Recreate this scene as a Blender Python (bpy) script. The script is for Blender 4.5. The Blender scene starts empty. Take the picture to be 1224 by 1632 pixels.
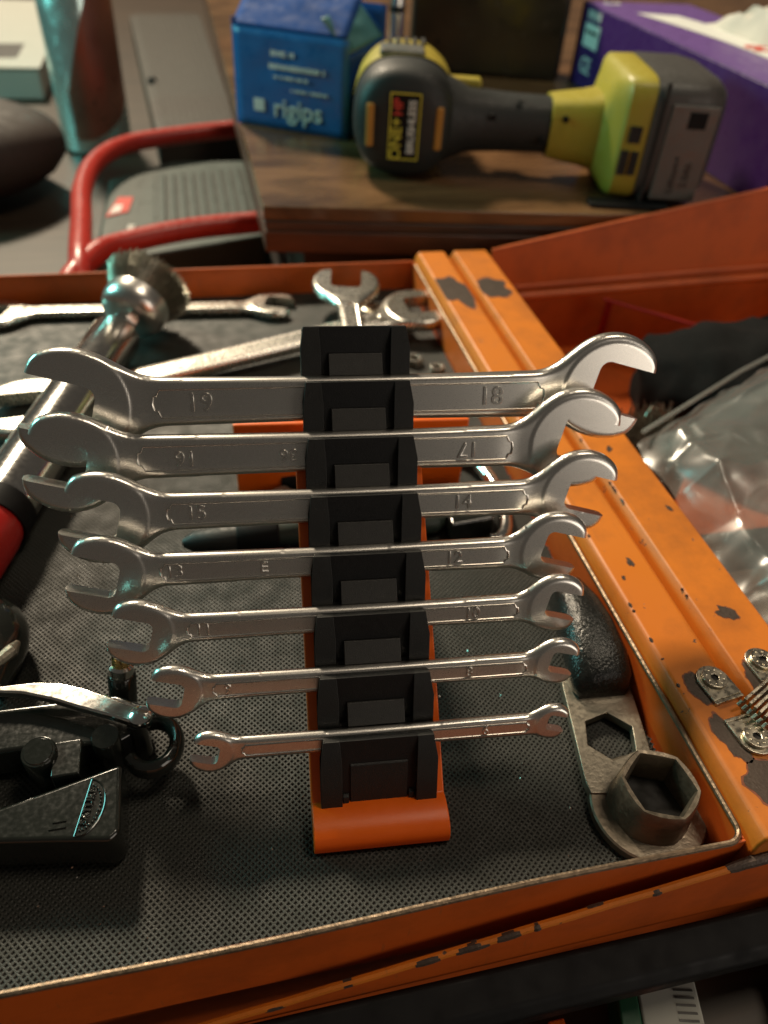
import bpy, bmesh, math, random
import numpy as np
from mathutils import Matrix, Vector, noise as mnoise

random.seed(7)
MM = 0.001
scene = bpy.context.scene
col = scene.collection
R = math.radians

# ------------------------------------------------------------------ camera
cam_data = bpy.data.cameras.new('camera')
cam = bpy.data.objects.new('camera', cam_data)
col.objects.link(cam)
scene.camera = cam
PITCH, ROLL, HEAD = R(41.5), R(4.5), R(-15.4)
fw = Vector((-math.sin(HEAD) * math.cos(PITCH), math.cos(HEAD) * math.cos(PITCH), -math.sin(PITCH)))
rt = Vector((math.cos(HEAD), math.sin(HEAD), 0))
up = rt.cross(fw)
rt2 = rt * math.cos(ROLL) + up * math.sin(ROLL)
up2 = -rt * math.sin(ROLL) + up * math.cos(ROLL)
mw = Matrix((rt2, up2, -fw)).transposed().to_4x4()
mw.translation = Vector((-39.2, -111.8, 252.8)) * MM
cam.matrix_world = mw
cam_data.sensor_fit = 'HORIZONTAL'
cam_data.sensor_width = 36
cam_data.lens = 36.06
cam_data.clip_start = 0.005
cam_data.clip_end = 60
cam_data.dof.use_dof = True
cam_data.dof.focus_distance = 0.252
cam_data.dof.aperture_fstop = 11.5

# ------------------------------------------------------------------ world and lamps
world = bpy.data.worlds.new('World')
scene.world = world
world.use_nodes = True
bg = world.node_tree.nodes['Background']
bg.inputs[0].default_value = (1.0, 0.88, 0.74, 1)
bg.inputs[1].default_value = 0.062


def lamp(name, loc, target, power, color, sx, sy, spread=180):
    d = bpy.data.lights.new(name, 'AREA')
    d.shape = 'RECTANGLE'
    d.size, d.size_y = sx, sy
    d.energy = power
    d.color = color
    d.spread = R(spread)
    o = bpy.data.objects.new(name, d)
    col.objects.link(o)
    o.location = loc
    v = Vector(target) - Vector(loc)
    o.rotation_euler = v.to_track_quat('-Z', 'Y').to_euler()
    return o


lamp('ceiling_lamp', (-0.62, 2.55, 2.25), (0.05, 0.1, 0), 150, (1.0, 0.84, 0.62), 0.36, 0.36)
lamp('second_ceiling_lamp', (0.75, 0.10, 1.9), (0.05, 0.1, 0), 10, (1.0, 0.84, 0.64), 0.5, 0.5)
lamp('front_right_fill', (1.0, -1.05, 0.42), (0.1, 0.1, 0.06), 5.2, (1.0, 0.88, 0.74), 0.9, 0.7)  # soft fill added to brighten the wrench faces, no known lamp there
lamp('screen_glow', (-1.05, 0.80, 0.55), (0, 0.15, 0), 10, (0.28, 0.95, 0.88), 0.45, 0.4)

vs = scene.view_settings
vs.view_transform = 'Standard'
vs.look = 'None'
vs.exposure = -0.1
vs.gamma = 1
vs.use_curve_mapping = False


# ------------------------------------------------------------------ materials
def new_mat(name):
    m = bpy.data.materials.new(name)
    m.use_nodes = True
    nt = m.node_tree
    return m, nt, nt.nodes['Principled BSDF']


def rgb(c):
    return (c[0], c[1], c[2], 1)


def simple(name, base, rough=0.5, metal=0.0, var=0.18, vscale=60, bump=0.0, bscale=800, rvar=0.12,
           coat=0.0, spec=0.5, stretch=None, dust=0.0):
    """principled with noise-driven colour, roughness and relief"""
    m, nt, b = new_mat(name)
    N, L = nt.nodes, nt.links
    tc = N.new('ShaderNodeTexCoord')
    mp = N.new('ShaderNodeMapping')
    if stretch:
        mp.inputs['Scale'].default_value = stretch
    L.new(tc.outputs['Object'], mp.inputs['Vector'])
    n1 = N.new('ShaderNodeTexNoise')
    n1.inputs['Scale'].default_value = vscale
    n1.inputs['Detail'].default_value = 6
    L.new(mp.outputs[0], n1.inputs['Vector'])
    mix = N.new('ShaderNodeMix')
    mix.data_type = 'RGBA'
    mix.inputs[6].default_value = rgb([c * (1 - var) for c in base])
    mix.inputs[7].default_value = rgb([min(1, c * (1 + var)) for c in base])
    L.new(n1.outputs[0], mix.inputs[0])
    last = mix.outputs[2]
    if dust > 0:
        nd = N.new('ShaderNodeTexNoise')
        nd.inputs['Scale'].default_value = 2600
        nd.inputs['Detail'].default_value = 2
        L.new(tc.outputs['Object'], nd.inputs['Vector'])
        rp = N.new('ShaderNodeMapRange')
        rp.inputs[1].default_value = 0.68
        rp.inputs[2].default_value = 0.76
        rp.inputs[4].default_value = dust
        L.new(nd.outputs[0], rp.inputs[0])
        md = N.new('ShaderNodeMix')
        md.data_type = 'RGBA'
        md.inputs[7].default_value = (0.35, 0.32, 0.27, 1)
        L.new(rp.outputs[0], md.inputs[0])
        L.new(last, md.inputs[6])
        last = md.outputs[2]
    L.new(last, b.inputs['Base Color'])
    n2 = N.new('ShaderNodeTexNoise')
    n2.inputs['Scale'].default_value = vscale * 4
    n2.inputs['Detail'].default_value = 5
    L.new(mp.outputs[0], n2.inputs['Vector'])
    mr = N.new('ShaderNodeMapRange')
    mr.inputs[1].default_value = 0.3
    mr.inputs[2].default_value = 0.7
    mr.inputs[3].default_value = max(0.03, rough - rvar)
    mr.inputs[4].default_value = min(1, rough + rvar)
    L.new(n2.outputs[0], mr.inputs[0])
    L.new(mr.outputs[0], b.inputs['Roughness'])
    b.inputs['Metallic'].default_value = metal
    b.inputs['Specular IOR Level'].default_value = spec
    b.inputs['Coat Weight'].default_value = coat
    b.inputs['Coat Roughness'].default_value = 0.15
    if bump > 0:
        n3 = N.new('ShaderNodeTexNoise')
        n3.inputs['Scale'].default_value = bscale
        n3.inputs['Detail'].default_value = 4
        L.new(mp.outputs[0], n3.inputs['Vector'])
        bp = N.new('ShaderNodeBump')
        bp.inputs['Strength'].default_value = bump
        bp.inputs['Distance'].default_value = 0.0004
        L.new(n3.outputs[0], bp.inputs['Height'])
        L.new(bp.outputs[0], b.inputs['Normal'])
    return m


def painted(name, base, rough=0.38, chip=0.69, grime=0.35):
    """enamel on steel: grime clouds, scratches and small chips that show dark steel"""
    m, nt, b = new_mat(name)
    N, L = nt.nodes, nt.links
    tc = N.new('ShaderNodeTexCoord')
    ng = N.new('ShaderNodeTexNoise')
    ng.inputs['Scale'].default_value = 28
    ng.inputs['Detail'].default_value = 8
    ng.inputs['Roughness'].default_value = 0.65
    L.new(tc.outputs['Object'], ng.inputs['Vector'])
    mg = N.new('ShaderNodeMix')
    mg.data_type = 'RGBA'
    mg.inputs[6].default_value = rgb([c * (1 - grime) for c in base])
    mg.inputs[7].default_value = rgb(base)
    rg = N.new('ShaderNodeMapRange')
    rg.inputs[1].default_value = 0.3
    rg.inputs[2].default_value = 0.55
    L.new(ng.outputs[0], rg.inputs[0])
    L.new(rg.outputs[0], mg.inputs[0])
    nc = N.new('ShaderNodeTexNoise')
    nc.inputs['Scale'].default_value = 210
    nc.inputs['Detail'].default_value = 5
    nc.inputs['Roughness'].default_value = 0.6
    L.new(tc.outputs['Object'], nc.inputs['Vector'])
    rc = N.new('ShaderNodeMapRange')
    rc.inputs[1].default_value = chip
    rc.inputs[2].default_value = chip + 0.02
    L.new(nc.outputs[0], rc.inputs[0])
    mc = N.new('ShaderNodeMix')
    mc.data_type = 'RGBA'
    mc.inputs[7].default_value = (0.10, 0.055, 0.035, 1)
    L.new(rc.outputs[0], mc.inputs[0])
    L.new(mg.outputs[2], mc.inputs[6])
    msx = N.new('ShaderNodeMapping')
    msx.inputs['Rotation'].default_value = (0, 0, 0.5)
    msx.inputs['Scale'].default_value = (420, 16, 60)
    L.new(tc.outputs['Object'], msx.inputs['Vector'])
    nsx = N.new('ShaderNodeTexNoise')
    nsx.inputs['Scale'].default_value = 1
    nsx.inputs['Detail'].default_value = 3
    L.new(msx.outputs[0], nsx.inputs['Vector'])
    rsx = N.new('ShaderNodeMapRange')
    rsx.inputs[1].default_value = 0.66
    rsx.inputs[2].default_value = 0.74
    rsx.inputs[4].default_value = 0.35
    L.new(nsx.outputs[0], rsx.inputs[0])
    msm = N.new('ShaderNodeMix')
    msm.data_type = 'RGBA'
    msm.inputs[7].default_value = (0.26, 0.10, 0.04, 1)
    L.new(rsx.outputs[0], msm.inputs[0])
    L.new(mc.outputs[2], msm.inputs[6])
    L.new(msm.outputs[2], b.inputs['Base Color'])
    rr = N.new('ShaderNodeMapRange')
    rr.inputs[3].default_value = rough + 0.18
    rr.inputs[4].default_value = rough - 0.06
    L.new(ng.outputs[0], rr.inputs[0])
    L.new(rr.outputs[0], b.inputs['Roughness'])
    inv = N.new('ShaderNodeMath')
    inv.operation = 'SUBTRACT'
    inv.inputs[0].default_value = 1
    L.new(rc.outputs[0], inv.inputs[1])
    nb = N.new('ShaderNodeTexNoise')
    nb.inputs['Scale'].default_value = 900
    L.new(tc.outputs['Object'], nb.inputs['Vector'])
    ad = N.new('ShaderNodeMath')
    ad.operation = 'MULTIPLY_ADD'
    ad.inputs[1].default_value = 0.12
    L.new(nb.outputs[0], ad.inputs[0])
    L.new(inv.outputs[0], ad.inputs[2])
    bp = N.new('ShaderNodeBump')
    bp.inputs['Strength'].default_value = 0.5
    bp.inputs['Distance'].default_value = 0.0002
    L.new(ad.outputs[0], bp.inputs['Height'])
    L.new(bp.outputs[0], b.inputs['Normal'])
    return m


def brushed(name, base, rough=0.3, var=0.08, stretch=(1, 14, 14), bump=0.0):
    return simple(name, base, rough, 1.0, var, 240, bump, 500, 0.03, stretch=stretch)


M = {}
M['paint'] = painted('orange_enamel_lit', (0.62, 0.172, 0.014), 0.40, 0.68, 0.35)  # box enamel, made yellower for the warm light on the rails
M['paint_shaded'] = painted('orange_enamel_shaded', (0.60, 0.105, 0.010), 0.42, 0.71, 0.3)  # same enamel as the rails, reddened for walls in shade
M['dimmed_red'] = simple('dimmed_red_paint', (0.16, 0.04, 0.016), 0.6, 0, 0.5, 40, 0.3, 500)  # wall red darkened to keep its reflection low
M['worn'] = simple('worn_steel_edge', (0.22, 0.16, 0.11), 0.45, 0.85, 0.5, 160, 0.6, 700)
M['bare'] = simple('bare_dark_steel', (0.075, 0.052, 0.04), 0.5, 0.35, 0.3, 200, 0.5, 900)
M['mat'] = simple('rubber_mat', (0.0165, 0.0178, 0.0135), 0.56, 0, 0.5, 28, 0.35, 2500, dust=0.35)
M['mat_floor'] = simple('rubber_mat_hollow', (0.0105, 0.0105, 0.009), 0.8, 0, 0.2, 60)
M['steel'] = brushed('satin_chrome', (0.76, 0.735, 0.69), 0.29, 0.03)
M['steel_emboss'] = brushed('embossed_steel', (0.74, 0.71, 0.66), 0.24)
M['chrome'] = simple('chrome', (0.74, 0.72, 0.68), 0.17, 1.0, 0.05, 120, 0.0, 500, 0.04)
M['old_chrome'] = simple('old_chrome', (0.66, 0.635, 0.57), 0.27, 1.0, 0.08, 120, 0.0, 500, 0.05)
M['black'] = simple('black_plastic', (0.008, 0.008, 0.0085), 0.45, 0, 0.2, 300, 0.25, 3000, dust=0.10, spec=0.3)
M['black_tab'] = simple('black_plastic_satin', (0.013, 0.013, 0.0125), 0.48, 0, 0.2, 300, 0.3, 3000, dust=0.15, spec=0.35)
M['tab_lit'] = simple('black_plastic_tab_lit', (0.026, 0.025, 0.023), 0.5, 0, 0.2, 300, 0.3, 3000, dust=0.2)  # same black plastic, lightened for the light its sloped faces catch
M['primer'] = simple('rust_brown_primer', (0.20, 0.055, 0.022), 0.6, 0, 0.5, 300, 0.4, 900)
M['orange'] = simple('orange_plastic', (0.86, 0.135, 0.005), 0.36, 0, 0.06, 80, 0.1, 3500, 0.06)
M['gloss_black'] = simple('gloss_black_paint', (0.010, 0.011, 0.009), 0.15, 0, 0.3, 160, 0.05, 260, 0.06, coat=0.4)
M['dip'] = simple('dipped_black_grip', (0.010, 0.011, 0.010), 0.22, 0, 0.3, 200, 1.0, 900, 0.08)
M['zinc'] = simple('dull_zinc', (0.30, 0.265, 0.21), 0.42, 0.9, 0.3, 150, 0.4, 600)
M['brass_zinc'] = simple('yellow_zinc', (0.56, 0.51, 0.41), 0.30, 1.0, 0.12, 120, 0.0, 500)
M['brass'] = simple('brass', (0.75, 0.52, 0.20), 0.28, 1.0, 0.1, 200)
M['rusty'] = simple('dark_oxide_steel', (0.20, 0.165, 0.125), 0.42, 0.8, 0.45, 120, 0.5, 500)
M['hole'] = simple('dark_hollow', (0.006, 0.005, 0.004), 0.7)
M['wire'] = simple('bristle_wire', (0.27, 0.255, 0.20), 0.42, 0.85, 0.35, 600)
M['red'] = simple('red_enamel', (0.42, 0.028, 0.018), 0.35, 0, 0.15, 60)
M['red_grip'] = simple('red_grip', (0.36, 0.012, 0.009), 0.4, 0, 0.1, 60)
M['mint'] = simple('mint_silver', (0.60, 0.78, 0.75), 0.2, 0.8, 0.1, 20)


def wood(name, c0, c1, rough=0.45, scale=5, stretch=(1.2, 22, 22), bump=0.2):
    m, nt, b = new_mat(name)
    N, L = nt.nodes, nt.links
    tc = N.new('ShaderNodeTexCoord')
    mp = N.new('ShaderNodeMapping')
    mp.inputs['Scale'].default_value = stretch
    L.new(tc.outputs['Object'], mp.inputs['Vector'])
    n = N.new('ShaderNodeTexNoise')
    n.inputs['Scale'].default_value = scale
    n.inputs['Detail'].default_value = 9
    n.inputs['Roughness'].default_value = 0.62
    n.inputs['Distortion'].default_value = 0.8
    L.new(mp.outputs[0], n.inputs['Vector'])
    cr = N.new('ShaderNodeValToRGB')
    cr.color_ramp.elements[0].position = 0.32
    cr.color_ramp.elements[0].color = rgb(c0)
    cr.color_ramp.elements[1].position = 0.7
    cr.color_ramp.elements[1].color = rgb(c1)
    L.new(n.outputs[0], cr.inputs[0])
    L.new(cr.outputs[0], b.inputs['Base Color'])
    b.inputs['Roughness'].default_value = rough
    bp = N.new('ShaderNodeBump')
    bp.inputs['Strength'].default_value = bump
    bp.inputs['Distance'].default_value = 0.001
    L.new(n.outputs[0], bp.inputs['Height'])
    L.new(bp.outputs[0], b.inputs['Normal'])
    return m


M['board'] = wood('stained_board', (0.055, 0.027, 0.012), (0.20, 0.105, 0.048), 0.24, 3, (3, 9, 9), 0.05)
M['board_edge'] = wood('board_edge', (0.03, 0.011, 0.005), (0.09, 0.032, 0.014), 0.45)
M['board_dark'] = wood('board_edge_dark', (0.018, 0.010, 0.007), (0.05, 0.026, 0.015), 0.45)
M['table'] = wood('brown_table', (0.020, 0.014, 0.009), (0.06, 0.038, 0.023), 0.5, 4)
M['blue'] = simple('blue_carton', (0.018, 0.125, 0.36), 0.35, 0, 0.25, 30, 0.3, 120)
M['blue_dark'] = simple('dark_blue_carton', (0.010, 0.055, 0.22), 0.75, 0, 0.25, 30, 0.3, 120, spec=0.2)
M['teal'] = simple('teal_sheet', (0.03, 0.12, 0.13), 0.5, 0, 0.3, 40)
M['white_print'] = simple('white_print', (0.70, 0.70, 0.66), 0.6, 0, 0.05)
M['card'] = simple('raw_card', (0.42, 0.27, 0.16), 0.8, 0, 0.15, 60)
M['yellow'] = simple('yellow_green_plastic', (0.35, 0.275, 0.028), 0.45, 0, 0.08, 60, 0.1, 1500)
M['rubber'] = simple('grey_black_rubber', (0.010, 0.012, 0.0115), 0.55, 0, 0.25, 120, 0.3, 1500)
M['amber'] = simple('amber_insert', (0.42, 0.20, 0.03), 0.5)
M['silver_label'] = simple('silver_label', (0.13, 0.125, 0.115), 0.4, 0.3, 0.15, 60)
M['grey_plastic'] = simple('dark_grey_plastic', (0.055, 0.05, 0.046), 0.5, 0, 0.2, 60)
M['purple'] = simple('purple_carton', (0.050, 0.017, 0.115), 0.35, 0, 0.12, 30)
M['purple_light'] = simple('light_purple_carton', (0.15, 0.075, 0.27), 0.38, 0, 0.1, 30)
M['tissue'] = simple('tissue_paper', (0.55, 0.50, 0.44), 0.9, 0, 0.1, 60)
M['red_print'] = simple('red_print', (0.60, 0.05, 0.03), 0.6)
M['yellow_print'] = simple('yellow_print', (0.62, 0.55, 0.05), 0.6)
M['fabric'] = simple('black_fabric', (0.006, 0.0055, 0.0055), 0.95, 0, 0.3, 200, 0.8, 1800, spec=0.15)
M['green_case'] = simple('grey_green_plastic', (0.034, 0.050, 0.040), 0.5, 0, 0.2, 40)
M['green_dark'] = simple('dark_green_plastic', (0.020, 0.032, 0.024), 0.5, 0, 0.2, 40)
M['grey_rib'] = simple('grey_ribbed', (0.035, 0.031, 0.024), 0.6, 0, 0.2, 40)
M['leather'] = simple('dark_brown_cover', (0.028, 0.016, 0.011), 0.7, 0, 0.2, 20)
M['can_print'] = simple('red_brown_print', (0.28, 0.13, 0.09), 0.35, 0.6, 0.3, 12)
M['green_print'] = simple('green_print', (0.008, 0.07, 0.03), 0.5)
M['paper'] = simple('paper', (0.38, 0.38, 0.34), 0.8, 0, 0.06, 30)
M['bumper'] = simple('black_bumper', (0.004, 0.004, 0.0045), 0.6, 0, 0.1, 30, 0.05, 300, spec=0.2)
M['glass_dark'] = simple('dark_gloss', (0.03, 0.022, 0.014), 0.18, 0, 0.3, 20)


def bag_material():
    m = bpy.data.materials.new('clear_plastic_film')
    m.use_nodes = True
    nt = m.node_tree
    N, L = nt.nodes, nt.links
    N.remove(N['Principled BSDF'])
    out = N['Material Output']
    tr = N.new('ShaderNodeBsdfTransparent')
    tr.inputs[0].default_value = (0.86, 0.88, 0.85, 1)
    gl = N.new('ShaderNodeBsdfGlossy')
    gl.inputs['Roughness'].default_value = 0.26
    df = N.new('ShaderNodeBsdfDiffuse')
    df.inputs[0].default_value = (0.50, 0.51, 0.48, 1)
    fr = N.new('ShaderNodeFresnel')
    fr.inputs[0].default_value = 1.6
    mx = N.new('ShaderNodeMixShader')
    m2 = N.new('ShaderNodeMixShader')
    m2.inputs[0].default_value = 0.15
    ad = N.new('ShaderNodeMath')
    ad.operation = 'ADD'
    ad.inputs[1].default_value = 0.05
    L.new(fr.outputs[0], ad.inputs[0])
    L.new(ad.outputs[0], mx.inputs[0])
    L.new(tr.outputs[0], m2.inputs[1])
    L.new(df.outputs[0], m2.inputs[2])
    L.new(m2.outputs[0], mx.inputs[1])
    L.new(gl.outputs[0], mx.inputs[2])
    L.new(mx.outputs[0], out.inputs[0])
    return m


M['film'] = bag_material()

# ------------------------------------------------------------------ mesh helpers (millimetres)
ORG = {}


def V(*a):
    return Vector(a)


class MB:
    def __init__(self):
        self.v, self.f = [], []

    def add(self, vs_, fs, mat=None):
        o = len(self.v)
        for p in vs_:
            p = Vector(p)
            self.v.append(mat @ p if mat is not None else p)
        self.f += [tuple(i + o for i in f) for f in fs]
        return self

    def box(self, x0, x1, y0, y1, z0, z1, mat=None):
        vs_ = [(x, y, z) for z in (z0, z1) for y in (y0, y1) for x in (x0, x1)]
        fs = [(0, 2, 3, 1), (4, 5, 7, 6), (0, 1, 5, 4), (2, 6, 7, 3), (0, 4, 6, 2), (1, 3, 7, 5)]
        return self.add(vs_, fs, mat)

    def prism(self, poly, a0, a1, mat=None):
        """poly in local XY, extruded along local Z from a0 to a1"""
        n = len(poly)
        vs_ = [(p[0], p[1], a0) for p in poly] + [(p[0], p[1], a1) for p in poly]
        fs = [tuple(range(n - 1, -1, -1)), tuple(range(n, 2 * n))]
        fs += [(i, (i + 1) % n, n + (i + 1) % n, n + i) for i in range(n)]
        return self.add(vs_, fs, mat)

    def plate(self, outer, inner, a0, a1, mat=None):
        """prism with a hole; outer and inner have the same number of points"""
        n = len(outer)
        vs_ = [(p[0], p[1], a) for a in (a0, a1) for q in (outer, inner) for p in q]
        fs = []
        for i in range(n):
            j = (i + 1) % n
            fs += [(i, n + i, n + j, j), (2 * n + i, 2 * n + j, 3 * n + j, 3 * n + i),
                   (i, j, 2 * n + j, 2 * n + i), (n + j, n + i, 3 * n + i, 3 * n + j)]
        return self.add(vs_, fs, mat)

    def loft(self, rings, caps=True, mat=None):
        n = len(rings[0])
        vs_ = [p for r in rings for p in r]
        fs = []
        for k in range(len(rings) - 1):
            for i in range(n):
                j = (i + 1) % n
                fs.append((k * n + i, k * n + j, (k + 1) * n + j, (k + 1) * n + i))
        if caps:
            fs.append(tuple(range(n - 1, -1, -1)))
            fs.append(tuple(range((len(rings) - 1) * n, len(rings) * n)))
        return self.add(vs_, fs, mat)

    def tube(self, path, rad, n=14, mat=None, flat=1.0):
        path = [Vector(p) for p in path]
        if not hasattr(rad, '__len__'):
            rad = [rad] * len(path)
        rings = []
        ref = None
        for i, p in enumerate(path):
            t = (path[min(i + 1, len(path) - 1)] - path[max(i - 1, 0)]).normalized()
            if ref is None:
                ref = V(0, 0, 1) if abs(t.z) < 0.9 else V(1, 0, 0)
            u = t.cross(ref).normalized()
            w = u.cross(t).normalized()
            ref = w
            rings.append([p + u * rad[i] * math.cos(2 * math.pi * k / n) + w * rad[i] * flat * math.sin(2 * math.pi * k / n)
                          for k in range(n)])
        return self.loft(rings, True, mat)

    def lathe(self, prof, n=28, mat=None):
        """prof: (radius, z) pairs about local Z"""
        rings = [[(r * math.cos(2 * math.pi * k / n), r * math.sin(2 * math.pi * k / n), z) for k in range(n)] for r, z in prof]
        return self.loft(rings, True, mat)

    def build(self, name, mat, parent=None, bevel=0.0, smooth=35, seg=2, origin=None):
        org = Vector(origin) if origin is not None else (ORG[parent.name] if parent else V(0, 0, 0))
        me = bpy.data.meshes.new(name)
        me.from_pydata([tuple((p - org) * MM) for p in self.v], [], self.f)
        bm = bmesh.new()
        bm.from_mesh(me)
        bmesh.ops.recalc_face_normals(bm, faces=bm.faces)
        bm.to_mesh(me)
        bm.free()
        me.materials.append(M[mat])
        o = bpy.data.objects.new(name, me)
        col.objects.link(o)
        ORG[o.name] = org
        if parent:
            o.parent = parent
        else:
            o.location = org * MM
        finish(o, bevel, smooth, seg)
        return o


def finish(o, bevel=0.0, smooth=35, seg=2):
    me = o.data
    if smooth:
        me.shade_smooth()
        me.set_sharp_from_angle(angle=R(smooth))
    if bevel > 0:
        b = o.modifiers.new('bevel', 'BEVEL')
        b.width = bevel * MM
        b.segments = seg
        b.limit_method = 'ANGLE'
        b.angle_limit = R(32)
        b.harden_normals = True


def tag(o, label, cat, group=None, kind=None):
    o['label'] = label
    o['category'] = cat
    if group:
        o['group'] = group
    if kind:
        o['kind'] = kind
    return o


def thing(name, label, cat, loc, group=None):
    o = bpy.data.objects.new(name, None)
    o.empty_display_size = 0.01
    col.objects.link(o)
    o.location = Vector(loc) * MM
    ORG[o.name] = Vector(loc)
    return tag(o, label, cat, group)


def frame(o, x, y=None, z=None):
    """matrix from an origin and axes (mm space)"""
    x = Vector(x).normalized()
    if z is None:
        y = Vector(y)
        z = x.cross(y).normalized()
        y = z.cross(x)
    else:
        z = Vector(z)
        y = z.cross(x).normalized()
        z = x.cross(y)
    m = Matrix((x, y, z)).transposed().to_4x4()
    m.translation = Vector(o)
    return m


def axis(o, d, hint=(0, 0, 1)):
    """matrix whose local Z runs along d"""
    d = Vector(d).normalized()
    h = Vector(hint)
    if abs(d.dot(h)) > 0.97:
        h = V(1, 0, 0)
    x = h.cross(d).normalized()
    y = d.cross(x)
    m = Matrix((x, y, d)).transposed().to_4x4()
    m.translation = Vector(o)
    return m


def text(name, s, size, mat, m, parent, depth=0.12, align='CENTER', squash=1.0):
    """lettering as real, slightly raised geometry; m places local XY on the surface"""
    cu = bpy.data.curves.new(name, 'FONT')
    cu.body = s
    cu.size = size * MM
    cu.extrude = depth * MM
    cu.align_x = align
    cu.align_y = 'CENTER'
    cu.resolution_u = 3
    if depth >= 0.3:
        cu.bevel_depth = 0.14 * MM
        cu.bevel_resolution = 1
    ob = bpy.data.objects.new('tmp_text', cu)
    col.objects.link(ob)
    dg = bpy.context.evaluated_depsgraph_get()
    dg.update()
    me = bpy.data.meshes.new_from_object(ob.evaluated_get(dg))
    bpy.data.objects.remove(ob)
    org = ORG[parent.name]
    mm = m.copy()
    mm.translation = (m.translation - org) * MM
    me.transform(mm @ Matrix.Diagonal((squash, 1, 1, 1)))
    me.name = name
    me.materials.clear()
    me.materials.append(M[mat])
    o = bpy.data.objects.new(name, me)
    col.objects.link(o)
    o.parent = parent
    ORG[o.name] = org
    return o


def print_line(m, x, y, w, h, seed, off, parent, mat):
    """a line of small print too blurred to read: a row of short strokes, one flat part"""
    rnd = random.Random(seed)
    mb = MB()
    cx_ = x
    while cx_ < x + w:
        sw_ = rnd.uniform(0.25, 0.6) * h
        hh = h * rnd.uniform(0.75, 1.0)
        mb.box(cx_, cx_ + sw_, y - hh / 2, y + hh / 2, off - 0.2, off + 0.3, m)
        cx_ += sw_ + (rnd.uniform(0.12, 0.25) if rnd.random() < 0.85 else 0.8) * h
    return mb.build('small_print', mat, parent, 0, 0)


def sring(c, u, w, ru, rw, n=24, p=2.0):
    """superellipse ring"""
    c, u, w = Vector(c), Vector(u).normalized(), Vector(w).normalized()
    out = []
    for k in range(n):
        a = 2 * math.pi * k / n
        ca, sa = math.cos(a), math.sin(a)
        out.append(c + u * ru * math.copysign(abs(ca) ** (2 / p), ca) + w * rw * math.copysign(abs(sa) ** (2 / p), sa))
    return out


def blob_poly(cx, cy, rx, ry, n=40, jag=0.18, seed=1, rot=0.0):
    """irregular closed outline: a few slow waves plus small nicks"""
    rnd = random.Random(seed)
    n = 40
    wv_ = [(k, rnd.uniform(0, 6.3), rnd.uniform(0.3, 1.0) * jag * 1.3 / k ** 0.6) for k in (2, 3, 4, 5, 7)]
    out = []
    for k in range(n):
        a = 2 * math.pi * k / n
        q = 1 + sum(am * math.sin(f_ * a + ph) for f_, ph, am in wv_) + rnd.uniform(-0.03, 0.03)
        x, y = rx * q * math.cos(a), ry * q * math.sin(a)
        out.append((cx + x * math.cos(rot) - y * math.sin(rot), cy + x * math.sin(rot) + y * math.cos(rot)))
    return out


# ------------------------------------------------------------------ spanner builder
def smin(a, b, k):
    h = np.clip(0.5 + 0.5 * (b - a) / k, 0, 1)
    return b + (a - b) * h - k * h * (1 - h)


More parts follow.
